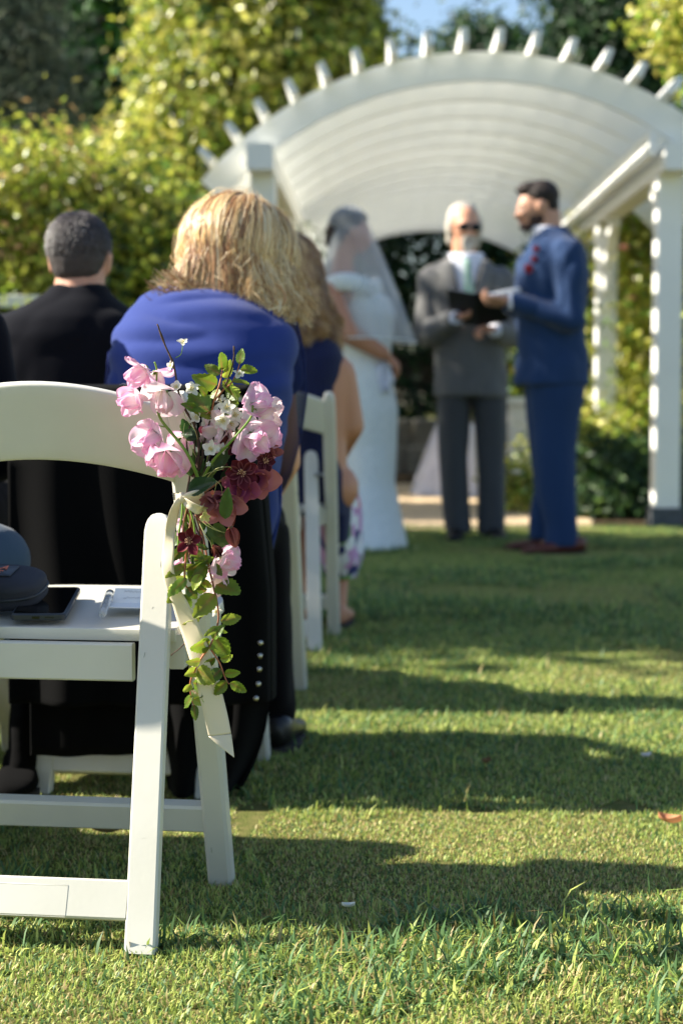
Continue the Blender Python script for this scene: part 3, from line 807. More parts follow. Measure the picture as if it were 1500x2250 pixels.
b = MB(); slab(b, Mt @ Matrix.Translation((.012, .004, -.001)), .056, .036, .002, .0005, .0022, .0003); b.build('label_patch', m_phone, cs)
flat_text('A', .019, Mt @ Matrix.Translation((.014, .006, .0022)), 'lettering', m_orange, cs, shear=.3)
flat_text('RIS', .019, Mt @ Matrix.Translation((-.003, -.011, .0022)), 'lettering', m_orange, cs, shear=.3)
# folded place card and clear tube
Mk = Matrix.Translation(seat_pt(292, 1332, .452)) @ Matrix.Rotation(-R(10), 4, 'Z')
kd = empty('paper_card', Mk.translation, 0, 'small white handwritten card on the seat behind the clear tube', 'card')
b = MB(); slab(b, Mk, .085, .062, .001, .0006, .0016, .0002); b.build('sheet', m_card, kd, smooth=False)
Mk2 = Mk @ Matrix.Translation((0, .030, .001)) @ Matrix.Rotation(R(50), 4, 'X')
b = MB(); slab(b, Mk2 @ Matrix.Translation((0, .014, 0)), .085, .028, .001, 0, .001, .0002); b.build('raised_flap', m_card, kd, smooth=False)
rr = random.Random(3)
for row in range(2):
    b = MB(); x = -.026 
    pts = []
    while x < .034:
        pts.append(Mk2 @ V(x, .009 + .012 * row + rr.uniform(-.0022, .0022), .0015)); x += rr.uniform(.0008, .0018)
    b.tube(pts, .00025, 4); b.build('handwriting', m_ink, kd)
t0, t1 = seat_pt(225, 1350, .450), seat_pt(240, 1310, .462)
tb = empty('clear_tube', t0, 0, 'short clear plastic tube lying on the seat beside the phone', 'tube')
b = MB(); b.tube([t0 + (t1 - t0) * k for k in (-.02, 0, .2, .75, .9, 1.0)], [.003, .0055, .0065, .007, .0068, .004], 16); b.build('barrel', m_clear, tb)
b = MB(); b.tube([t0 + (t1 - t0) * k for k in (.98, 1.0, 1.15)], [.0075, .0078, .0072], 16); b.build('cap', m_clear, tb)

# dry leaves on the lawn
m_dry = pmat('dry_leaf', None, rough=0.8, transl=0.2)
def dry_leaf(px, py, size, col, label, rz, cat='leaf'):
    g = G(px, py) + V(0, 0, .018); b = MB()
    def fn(u, v):
        x = (u - .5) * size; wd = math.sin(math.pi * u) * size * .38 * (v - .5) * 2
        return (g + V(x * math.cos(rz) - wd * math.sin(rz), x * math.sin(rz) + wd * math.cos(rz), abs(v - .5) * size * .5 + .3 * size * (u - .5) ** 2 * 2 + .008), lin(col))
    b.grid(fn, 9, 5); o = b.build('dry_leaf', m_dry, None); tag(o, label, cat)
dry_leaf(1470, 1840, .045, (196, 136, 98), 'orange brown dry leaf on the lawn near the right edge', -.6)
dry_leaf(240, 1862, .06, (168, 140, 96), 'tan crumpled dry leaf on the grass under the nearest chair', .2)
dry_leaf(1068, 1705, .03, (120, 92, 62), 'small brown leaf in the shade on the middle of the lawn', 1.2)
dry_leaf(765, 2031, .02, (226, 226, 214), 'tiny white petal scrap lying in the shaded grass', .1, 'petal')
dry_leaf(1418, 1690, .025, (236, 230, 226), 'tiny white petal lying on the lawn at the right', .4, 'petal')
# ------------------------------------------------------------------ people
m_skin = pmat('skin', lin((214, 158, 128)), rough=0.5, var=0.15, vscale=14, var_col=lin((196, 124, 100)), spec=0.4)
m_skin_tan = pmat('skin_tanned', lin((194, 138, 108)), rough=0.5, var=0.12, vscale=14, var_col=lin((180, 112, 84)), spec=0.4)
m_skin_dark = pmat('skin_olive', lin((200, 150, 124)), rough=0.5, var=0.12, vscale=14, spec=0.4)
m_hair = pmat('hair_strands', None, rough=0.38, spec=0.6, transl=0.12)
m_hair_base = pmat('hair_mass', None, rough=0.6, spec=0.3, bump=0.5, bscale=60, stretch=(4, 4, .8))
def fabric(name, c, rough=0.85, sheen=0.15, var=0.12, **k):
    return pmat(name, lin(c), rough=rough, sheen=sheen, var=var, vscale=5, bump=0.25, bscale=500, bdist=.002, spec=0.05 if max(c) < 40 else 0.2, **k)
m_royal = fabric('royal_blue_knit', (34, 54, 124)); m_navy = fabric('navy_fabric', (24, 30, 66))
m_black = fabric('black_suit', (18, 19, 26), sheen=.05); m_velvet = fabric('black_velvet', (9, 9, 10), sheen=.02)
m_blue_suit = fabric('blue_suit', (33, 58, 97)); m_grey_suit = fabric('grey_suit', (104, 104, 104)); m_grey_tr = fabric('grey_trousers', (74, 76, 80))
m_denim = fabric('denim', (54, 74, 94)); m_shirt = fabric('white_shirt', (226, 228, 240)); m_blacktr = fabric('black_trousers', (15, 13, 15), sheen=.05)
m_gown = pmat('lace_gown', lin((236, 240, 238)), rough=0.7, var=0.35, vscale=60, var_col=lin((188, 198, 200)), bump=0.5, bscale=120)
m_veil = sheer_mat('veil_tulle', lin((230, 236, 240)), .30)
m_veil_edge = pmat('veil_binding', lin((226, 230, 230)), rough=.7)
m_sheer = sheer_mat('sheer_navy_sleeve', lin((36, 46, 96)), .5)
m_leather_br = pmat('brown_leather', lin((92, 44, 32)), rough=.35); m_leather_bk = pmat('black_leather', lin((20, 19, 20)), rough=.4)
m_eye = pmat('eye_white', lin((230, 226, 222)), rough=.2); m_iris = pmat('iris', lin((50, 34, 24)), rough=.2); m_lens = pmat('dark_lens', lin((14, 12, 14)), rough=.1)
m_lip = pmat('lips', lin((176, 96, 90)), rough=.5); m_sole = pmat('shoe_sole', lin((46, 40, 38)), rough=.8)

def head_shapes(b, c, fwd, s=1.0, up=(0, 0, 1), ears=True, face=True):
    """c = centre of the head at eye height; fwd = looking direction; s = scale for a 23 cm head. returns frame"""
    f = Vector(fwd).normalized(); u = (Vector(up) - f * Vector(up).dot(f)).normalized(); r = f.cross(u)
    M = Matrix((r, f, u)).transposed()
    W = lambda x, y, z: Vector(c) + M @ (Vector((x, y, z)) * s)
    E = lambda p, rad: b.ellipsoid(W(*p), tuple(q * s for q in rad), M)
    E((0, -.018, .030), (.076, .094, .082)); E((0, .018, -.005), (.066, .074, .085)); E((0, .030, -.062), (.046, .050, .044)); E((0, .052, -.088), (.022, .020, .018))
    E((0, -.03, -.03), (.062, .06, .06))
    if face:
        b.capsule(W(0, .086, .004), W(0, .106, -.030), .008 * s, .012 * s); E((0, .104, -.033), (.016, .012, .009))
        E((-.03, .074, -.025), (.022, .018, .02)); E((.03, .074, -.025), (.022, .018, .02)); E((-.028, .078, .018), (.022, .012, .009)); E((.028, .078, .018), (.022, .012, .009))
        E((0, .082, -.060), (.024, .011, .009))
    if ears:
        for sx in (-1, 1): E((sx * .078, -.008, -.008), (.008, .019, .032)); E((sx * .083, -.012, .006), (.006, .016, .018))
    return W, M
def face_parts(W, M, s, parent, lens=False):
    for sx in (-1, 1):
        b = MB(); b.ellipsoid(W(sx * .030, .078, 0), (.012 * s, .010 * s, .008 * s), M, 8, 10); e = b.build('eye', m_eye, parent)
        b = MB(); b.ellipsoid(W(sx * .030, .085, 0), (.0055 * s, .004 * s, .0055 * s), M, 6, 8); b.build('iris', m_iris, e)
    b = MB(); b.ellipsoid(W(0, .089, -.0585), (.021 * s, .006 * s, .0035 * s), M, 8, 12); b.ellipsoid(W(0, .087, -.0645), (.018 * s, .006 * s, .004 * s), M, 8, 12); b.build('lips', m_lip, parent)
def hand_shapes(b, wrist, d, n, s=1.0, curl=0.5, thumb=1, spread=.12):
    """wrist point, pointing direction d, palm normal n (palm faces n)"""
    d = Vector(d).normalized(); n = Vector(n); n = (n - d * n.dot(d)).normalized(); t = d.cross(n) * thumb
    w0 = Vector(wrist)
    b.loft([(w0 + d * x * s, wx * s, wy * s, 0, Matrix((t, n, d)).transposed()) for x, wx, wy in ((-.02, .025, .019), (.0, .027, .018), (.03, .038, .016), (.07, .042, .015), (.088, .040, .012), (.094, .030, .006))], n=16)
    for k, (off, ln, rr) in enumerate(((.031, .072, .0088), (.0105, .08, .0092), (-.0105, .074, .0088), (-.031, .058, .008))):
        p = w0 + d * .085 * s + t * off * s; dirv = (d + t * off * spread * 30 * .1).normalized(); a = curl * .5
        pts = [p - d * .02 * s, p]
        for j, fr in enumerate((.46, .30, .24)):
            a += curl * (.75 if j else .35); dd = (dirv * math.cos(a) + n * math.sin(a)); pts.append(pts[-1] + dd * ln * fr * s)
        b.chain(pts, [rr * s, rr * s, rr * .95 * s, rr * .9 * s, rr * .8 * s], 8)
    p = w0 + d * .02 * s + t * .028 * s; q = p + (d * .6 + t * .65 + n * .35).normalized() * .042 * s; q2 = q + (d * .85 + t * .2 + n * .5).normalized() * .034 * s; q3 = q2 + (d * .8 + n * .6).normalized() * .026 * s
    b.chain([p, q, q2, q3], [.014 * s, .011 * s, .0098 * s, .0085 * s], 8)

def strands(name, parent, mat, n, root_fn, seg, cols, width=.0035, seed=0, local_thick=True):
    """ribbon strands: root_fn(k, rnd) -> list of points and the outward normals"""
    r = random.Random(seed); b = MB()
    for k in range(n):
        pts, nrm = root_fn(k, r)
        c = lin(cols[random.Random(seed * 77 + k // 16).randrange(len(cols))] if r.random() < .7 else cols[r.randrange(len(cols))]); g = r.uniform(.8, 1.2); c = tuple(x * g for x in c)
        m = len(pts); vs = []; wd = width * r.uniform(.6, 1.3)
        for i, p in enumerate(pts):
            t = (pts[min(i + 1, m - 1)] - pts[max(i - 1, 0)]); t = t.normalized() if t.length > 1e-8 else V(0, 0, -1)
            s = t.cross(nrm[i]); s = s.normalized() if s.length > 1e-6 else V(1, 0, 0)
            wv = wd * (1 - .75 * max(0, (i / (m - 1) - .55) / .45)) * (0.5 + .5 * min(1, i / 2))
            vs += [p - s * wv / 2 , p + nrm[i] * wd * .3, p + s * wv / 2]
        fs = []
        for i in range(m - 1):
            q = i * 3; fs += [(q, q + 3, q + 4, q + 1), (q + 1, q + 4, q + 5, q + 2)]
        b.add(vs, fs, c)
    return b.build(name, mat, parent)

def head_hair(c, M, rad, crown, drop, hem, rnd_amp, wave, n, seed, parent, cols, width, lock=16, th0=(.0, 2.0), front=None, gather=1.0, flip=.0, name='hair', shift=(0, 0, 0), avoid=None):
    """strands run from the crown over the skull ellipsoid then fall to height hem"""
    c = Vector(c); Mi = M
    def fn(k, r):
        lk = k // lock; q_ = random.Random(seed * 1000 + lk); ph = q_.uniform(0, 2 * math.pi); t0 = q_.uniform(*th0)
        if avoid:
            while avoid[0] < (ph % (2 * math.pi)) < avoid[1]: ph = q_.uniform(0, 2 * math.pi)
        ph += r.gauss(0, .07); t0 = min(1.6, max(.01, t0 + r.gauss(0, .08)))
        pts = []; nr = []
        lift = 1 + q_.uniform(0, .13) + r.uniform(0, .035); tw = q_.uniform(-.5, .5); amp = q_.uniform(.3, 1.3) * rnd_amp; f0 = q_.uniform(0, 6.28) + r.gauss(0, .3); fr = q_.uniform(.6, 1.5) * wave
        a = t0; st = .16
        hemz = hem + q_.uniform(-.5, .5) * drop + r.uniform(-.012, .012)
        lastp = None
        while len(pts) < 9 and a < 1.75:
            p_l = V(math.sin(a) * math.cos(ph + tw * a * .4), math.sin(a) * math.sin(ph + tw * a * .4), math.cos(a))
            p = c + Mi @ (Vector((p_l.x * rad[0], p_l.y * rad[1], p_l.z * rad[2])) * lift)
            nn = (Mi @ p_l).normalized()
            p = p + nn * amp * .5 * math.sin(f0 + a * fr * 2)
            pts.append(p); nr.append(nn); a += st
        p = pts[-1]; nn = nr[-1]; nn = V(nn.x, nn.y, 0).normalized() if V(nn.x, nn.y, 0).length > .01 else V(1, 0, 0)
        L = p.z - hemz; m = 9
        if L > .02:
            side = V(-nn.y, nn.x, 0)
            for i in range(1, m + 1):
                q = i / m; pz = p.z - L * q
                off = nn * (amp * 1.4 * math.sin(f0 + q * fr * 4) * q ** .5 - (1 - gather) * .06 * q + flip * q ** 3 * .05) + side * amp * 1.5 * math.sin(f0 * 2 + q * fr * 3.3) * q ** .6
                pts.append(V(p.x, p.y, pz) + off + Vector(shift) * q); nr.append((nn + side * math.sin(f0 + q * 5) * .5).normalized())
        return pts, nr
    return strands(name, parent, m_hair, n, fn, 0, cols, width, seed)

def shoe(pz, d, ln, mat, parent, name='shoe', wd=.046):
    """pz = heel ground point, d = direction"""
    d = Vector(d).normalized(); s = V(-d.y, d.x, 0); b = MB(); p = Vector(pz); Mx = Matrix((s, d, V(0, 0, 1))).transposed()
    prof = [(-.02, .020, .05, .05), (.0, .032, .055, .055), (.06, .034, .05, .062), (.12, .036, .035, .045), (.18, .044, .028, .034), (.235, .042, .022, .026), (.27, .030, .017, .018), (.285, .010, .012, .01)]
    rg = []
    for y, hw, cz, hz in prof:
        rg.append((p + d * y * ln / .285 + V(0, 0, cz * .75 + .012), hw * wd / .046, hz * .62, 0, Matrix((s, V(0, 0, 1), d)).transposed()))
    b.loft(rg, n=18, power=2.6)
    o = b.build(name, mat, parent)
    b = MB(); b.loft([(p + V(0, 0, z) + d * .128 * ln / .285, .045 * wd / .046, .155 * ln / .285, math.atan2(d.y, d.x) - math.pi / 2) for z in (.002, .016)], n=24, power=2.5); b.build('sole', m_sole, o, smooth=False)
    return o

# ---------------- groom
def groom():
    D = 8.9; root = empty('person', G(1215, 1215), 0, 'standing man in a blue suit and brown shoes facing left, holding papers', 'person')
    q = lambda px, py, dy=0: P(px, py, D + dy) - (V(0, dy * .0, 0))
    z = lambda py: P(750, py, D).z
    x = lambda px: (px - 750) / FPX * D
    body = MB(); W, M = head_shapes(body, V(x(1172), D, z(455)), (-1, -.12, -.16), .98)
    body.capsule(V(x(1200), D, z(470)), V(x(1205), D, z(545)), .058, .062)
    body.loft([(V(x(1212), D, z(py)), hx, hy) for py, hx, hy in ((840, .125, .165), (740, .12, .14), (640, .13, .165), (570, .12, .17), (530, .07, .09))])
    for dy, xa in ((-.09, 1240), (.09, 1212)):
        body.chain([V(x(1220), D + dy, z(850)), V(x(1216), D + dy * 1.1, z(1020)), V(x(xa - 10), D + dy * 1.1, z(1190))], [.085, .055, .04])
    # near arm (left) and far arm
    sh = V(x(1232), D - .19, z(565)); el = V(x(1240), D - .23, z(708)); wr = V(x(1112), D - .19, z(668))
    body.chain([sh, el, wr], [.05, .042, .028]); hand_shapes(body, V(x(1104), D - .19, z(665)), (-1, .15, .05), (0, .5, 1), 1.0, .9, 1)
    sh2 = V(x(1215), D + .19, z(565)); el2 = V(x(1205), D + .24, z(700)); wr2 = V(x(1118), D + .16, z(668))
    body.chain([sh2, el2, wr2], [.05, .042, .028]); hand_shapes(body, V(x(1110), D + .15, z(665)), (-1, -.2, .05), (0, -.3, 1), 1.0, .9, -1)
    sculpt(body, 'body', m_skin_dark, root, .009, 3); face_parts(W, M, .98, root)
    # hair and beard
    b = MB(); b.ellipsoid(W(0, -.032, .052), (.082, .096, .078), M); b.ellipsoid(W(0, .020, .094), (.056, .064, .034), M); b.ellipsoid(W(0, -.068, .0), (.068, .048, .066), M); b.ellipsoid(W(0, -.055, -.045), (.058, .045, .04), M)
    b.c = [lin((40, 30, 27))] * len(b.v); hb = sculpt_col(b, 'hair', m_hair_base, root, .006, 2, (40, 30, 27))
    b = MB(); b.ellipsoid(W(0, .052, -.088), (.042, .042, .024), M); b.ellipsoid(W(-.048, .015, -.062), (.014, .04, .03), M); b.ellipsoid(W(.048, .015, -.062), (.014, .04, .03), M); b.ellipsoid(W(0, .093, -.047), (.026, .009, .007), M)
    sculpt_col(b, 'beard', m_hair_base, root, .006, 2, (58, 38, 32))
    # trousers
    t = MB()
    for dy, xa, ya in ((-.085, 1236, 1196), (.085, 1212, 1188)):
        t.loft([(V(x(a), D + dy * k, z(py)), w / FPX * D / 2, hy) for a, py, w, hy, k in ((1218, 800, 128, .13, .8), (1216, 860, 124, .12, .9), (1214, 920, 108, .098, 1), (1213, 1000, 92, .085, 1.05), (1218, 1080, 82, .075, 1.1), (xa - 8, 1150, 74, .068, 1.1), (xa - 6, ya, 78, .068, 1.1))], n=20)
    sculpt(t, 'trousers', m_blue_suit, root, .011, 3, fold=(.006, 7, (1, 1, .45)))
    # jacket
    j = MB()
    j.loft([(V(x(cx), D, z(py)), w / FPX * D / 2, hy) for cx, py, w, hy in ((1207, 846, 168, .215), (1208, 800, 158, .205), (1208, 740, 148, .185), (1206, 680, 152, .19), (1208, 620, 160, .205), (1211, 575, 150, .21), (1215, 540, 118, .18), (1212, 515, 78, .10), (1208, 500, 62, .075))], n=28, power=2.3)
    j.chain([sh + V(0, .01, .0), el, wr + V(.02, 0, 0)], [.082, .062, .047]); j.chain([sh2, el2, wr2 + V(.02, 0, 0)], [.082, .062, .047])
    jk = sculpt(j, 'jacket', m_blue_suit, root, .010, 3, fold=(.011, 9, (1, 1, .7)))
    b = MB(); b.sweep([V(x(1150), D - .06, z(620)), V(x(1156), D - .075, z(580)), V(x(1172), D - .085, z(540)), V(x(1195), D - .09, z(518))], (.4, -1, 0), .012, .025); b.build('lapel', m_blue_suit, jk)
    b = MB(); b.loft([(V(x(1196 - i * 2), D, z(528 - i * 10)), .072 - .002 * i, .07) for i in range(4)], n=20); b.loft([(V(x(1166), D, z(py)), .025, .05) for py in (680, 620, 575, 548)], n=12); b.build('shirt', m_shirt, root)
    for wv in (wr, wr2):
        b = MB(); b.tube([wv + V(.03, 0, 0), wv - V(.012, 0, 0)], [.040, .038], 14); b.build('shirt_cuff', m_shirt, root)
    shoe(V(x(1272), D - .10, 0), (-1, -.15, 0), .30, m_leather_br, root); shoe(V(x(1248), D + .10, 0), (-1, .05, 0), .30, m_leather_br, root)
    # boutonniere and papers are things of their own
    bt = empty('boutonniere', V(x(1152), D - .14, z(590)), 0, 'dark red flower pinned to the groom lapel', 'boutonniere')
    m_red = pmat('boutonniere_red', lin((150, 22, 40)), rough=.6, transl=.2)
    for k, (px, py, r_) in enumerate(((1150, 596, .022), (1162, 575, .016), (1166, 553, .016))):
        b = MB(); o = V(x(px), D - .17, z(py))
        for i in range(9):
            a = i * 2.4; b.ellipsoid(o + V(math.cos(a) * r_ * .5, -.006, math.sin(a) * r_ * .5), (r_ * .6, r_ * .25, r_ * .6), None, 6, 8)
        b.build('bloom', m_red, bt)
    pp = empty('vow_papers', V(x(1110), D - .05, z(645)), 0, 'white folded paper sheets held in the groom hands', 'papers')
    for k in range(2):
        b = MB()
        b.grid(lambda u, v, k=k: V(x(1135) - .15 * u, D - .15 + .24 * v, z(640 + k * 6) - .03 * u + .018 * math.sin(math.pi * v) + .004 * k), 8, 8); b.build('sheet', m_card, pp, solid=.001)
def sculpt_col(b, name, mat, parent, voxel, smooth, rgb):
    o = sculpt(b, name, mat, parent, voxel, smooth, fold=(.002, 40, (1, 1, .3)))
    me = o.data; a = me.color_attributes.new('col', 'FLOAT_COLOR', 'POINT'); n = len(me.vertices)
    arr = np.ones((n, 4), dtype=np.float32); arr[:, :3] = np.array(lin(rgb)); a.data.foreach_set('color', arr.ravel()); return o
groom()

# ---------------- officiant
def officiant():
    D = 9.75; root = empty('person', G(1040, 1180), 0, 'older man in a grey suit with white hair, beard and dark glasses holding a book', 'person')
    x = lambda px: (px - 750) / FPX * D; z = lambda py: P(750, py, D).z
    body = MB(); W, M = head_shapes(body, V(x(1018), D - .01, z(498)), (.22, -1, -.12), 1.0)
    body.capsule(V(x(1015), D + .01, z(520)), V(x(1018), D + .02, z(585)), .06, .066)
    body.loft([(V(x(cx), D, z(py)), hx, hy) for cx, py, hx, hy in ((1035, 860, .17, .115), (1030, 760, .165, .12), (1024, 660, .185, .125), (1020, 610, .19, .11), (1018, 575, .10, .08))])
    for xa, xb in ((1002, 1008), (1074, 1080)): body.chain([V(x(xa), D, z(860)), V(x(xa), D - .01, z(1010)), V(x(xb), D, z(1160))], [.085, .056, .042])
    LA = [V(x(946), D, z(615)), V(x(934), D - .04, z(738)), V(x(985), D - .24, z(708))]
    RA = [V(x(1098), D, z(615)), V(x(1118), D - .03, z(738)), V(x(1082), D - .20, z(730))]
    for A, px in ((LA, 1), (RA, -1)): body.chain(A, [.052, .044, .029])
    hand_shapes(body, V(x(990), D - .25, z(705)), (1, -.35, .25), (-.2, .2, 1), 1.0, .8, -1)
    hand_shapes(body, V(x(1075), D - .21, z(728)), (-.8, -.5, .1), (.0, -.3, -1), 1.0, 1.0, 1)
    sculpt(body, 'body', m_skin, root, .009, 3); face_parts(W, M, 1.0, root)
    HC = (186, 180, 168)
    b = MB(); b.ellipsoid(W(0, -.045, .052), (.086, .085, .078), M); b.ellipsoid(W(-.075, -.02, .0), (.028, .045, .06), M); b.ellipsoid(W(.072, -.03, .0), (.026, .04, .06), M)
    b.ellipsoid(W(-.072, -.045, -.075), (.030, .04, .055), M); b.ellipsoid(W(0, -.075, -.06), (.07, .035, .07), M); b.ellipsoid(W(.064, -.045, -.06), (.024, .035, .045), M)
    sculpt_col(b, 'hair', m_hair_base, root, .006, 2, HC)
    b = MB(); b.ellipsoid(W(0, .066, -.100), (.034, .030, .040), M); b.ellipsoid(W(0, .095, -.050), (.032, .012, .010), M); b.ellipsoid(W(-.026, .078, -.075), (.012, .02, .03), M); b.ellipsoid(W(.026, .078, -.075), (.012, .02, .03), M)
    sculpt_col(b, 'beard', m_hair_base, root, .006, 2, (196, 190, 178))
    gl = empty('sunglasses', W(0, .09, 0), 0, 'dark sunglasses worn by the white haired man', 'sunglasses')
    for sx in (-1, 1):
        b = MB(); b.ellipsoid(W(sx * .033, .098, .0), (.031, .008, .022), M); b.build('lens', m_lens, gl)
        b = MB(); b.tube([W(sx * .056, .088, .006), W(sx * .076, .05, .004), W(sx * .08, -.01, .0)], .002, 6); b.build('temple_arm', m_lens, gl)
    b = MB(); b.tube([W(-.008, .102, .004), W(.008, .102, .004)], .002, 6); b.build('bridge', m_lens, gl)
    t = MB()
    for pts in (((1000, 820, 78, .12), (996, 880, 74, .12), (996, 1000, 64, .09), (1000, 1100, 60, .08), (1008, 1170, 60, .08)), ((1072, 820, 78, .12), (1076, 880, 74, .12), (1078, 1000, 64, .09), (1080, 1100, 60, .08), (1080, 1172, 62, .08))):
        t.loft([(V(x(a), D, z(py)), w_ / FPX * D / 2, hy) for a, py, w_, hy in pts], n=20)
    sculpt(t, 'trousers', m_grey_tr, root, .012, 3, fold=(.006, 7, (1, 1, .4)))
    j = MB()
    j.loft([(V(x(cx), D, z(py)), w_ / FPX * D / 2, hy) for cx, py, w_, hy in ((1036, 872, 162, .15), (1034, 820, 156, .15), (1031, 760, 150, .145), (1027, 690, 162, .15), (1022, 640, 176, .15), (1020, 605, 176, .13), (1019, 580, 118, .10), (1018, 562, 64, .07))], n=28, power=2.4)
    for A in (LA, RA): j.chain([A[0] + V(0, 0, .0), A[1], A[2]], [.078, .064, .048])
    jk = sculpt(j, 'jacket', m_grey_suit, root, .010, 3, fold=(.011, 9, (1, 1, .7)))
    # shirt front, tie, lapels stand proud of the jacket
    yf = D - .158
    b = MB(); b.grid(lambda u, v: V(x(1018) + (-1 + 2 * v) * (.085 * (1 - u) + .008), yf - .006 + .03 * (1 - u) * abs(2 * v - 1) + .05 * max(0, .25 - u), z(560 + 118 * u)), 14, 10); b.build('shirt', m_shirt, root, solid=.004)
    b = MB(); b.sweep([V(x(1017), yf + .01, z(572)), V(x(1020), yf - .012, z(582)), V(x(1021), yf - .016, z(600)), V(x(1023), yf - .017, z(640)), V(x(1025), yf - .01, z(690))], (1, 0, 0), [.012, .017, .014, .028, .034], .004); b.build('tie', pmat('green_patterned_tie', lin((168, 190, 180)), rough=.6, var=.9, vscale=60, var_col=lin((92, 150, 116))), root)
    for sx in (-1, 1):
        b = MB(); b.sweep([V(x(1018) + sx * .07, D - .06, z(560)), V(x(1018) + sx * .105, yf + .01, z(590)), V(x(1018) + sx * .085, yf - .008, z(640)), V(x(1020) + sx * .02, yf - .006, z(700))], (.9, .35 * sx, .1), [.02, .036, .04, .008], .006); b.build('lapel', m_grey_suit, jk)
        b = MB(); b.sweep([V(x(1018) + sx * .055, D + .01, z(556)), V(x(1018) + sx * .05, D - .07, z(566)), V(x(1018) + sx * .03, D - .12, z(592))], (.8 * sx, -.3, -.5), [.012, .024, .012], .003); b.build('collar', m_shirt, jk)
    for A in (LA, RA):
        dd = (A[2] - A[1]).normalized(); b = MB(); b.tube([A[2] - dd * .02, A[2] + dd * .05], [.042, .036], 14); b.build('shirt_cuff', m_shirt, root)
    shoe(V(x(1006), D + .06, 0), (-.12, -1, 0), .28, m_leather_bk, root); shoe(V(x(1080), D + .06, 0), (.12, -1, 0), .28, m_leather_bk, root)
    # open black book held in front
    c = V(x(1035), D - .33, z(688)); bk = empty('book', c, 0, 'open black book held up in front of the officiant', 'book')
    for sx in (-1, 1):
        Mx = Matrix.Translation(c) @ Matrix.Rotation(R(-14), 4, 'Z') @ Matrix.Rotation(R(-48), 4, 'X') @ Matrix.Rotation(sx * R(-16), 4, 'Y')
        b = MB(); slab(b, Mx @ Matrix.Translation((sx * .078, 0, 0)), .155, .215, .006, 0, .006, .001); b.build('cover', m_leather_bk, bk, smooth=False)
        b = MB(); slab(b, Mx @ Matrix.Translation((sx * .076, 0, 0)), .146, .2, .003, .0065, .016, .001); b.build('pages', m_card, bk, smooth=False)
officiant()

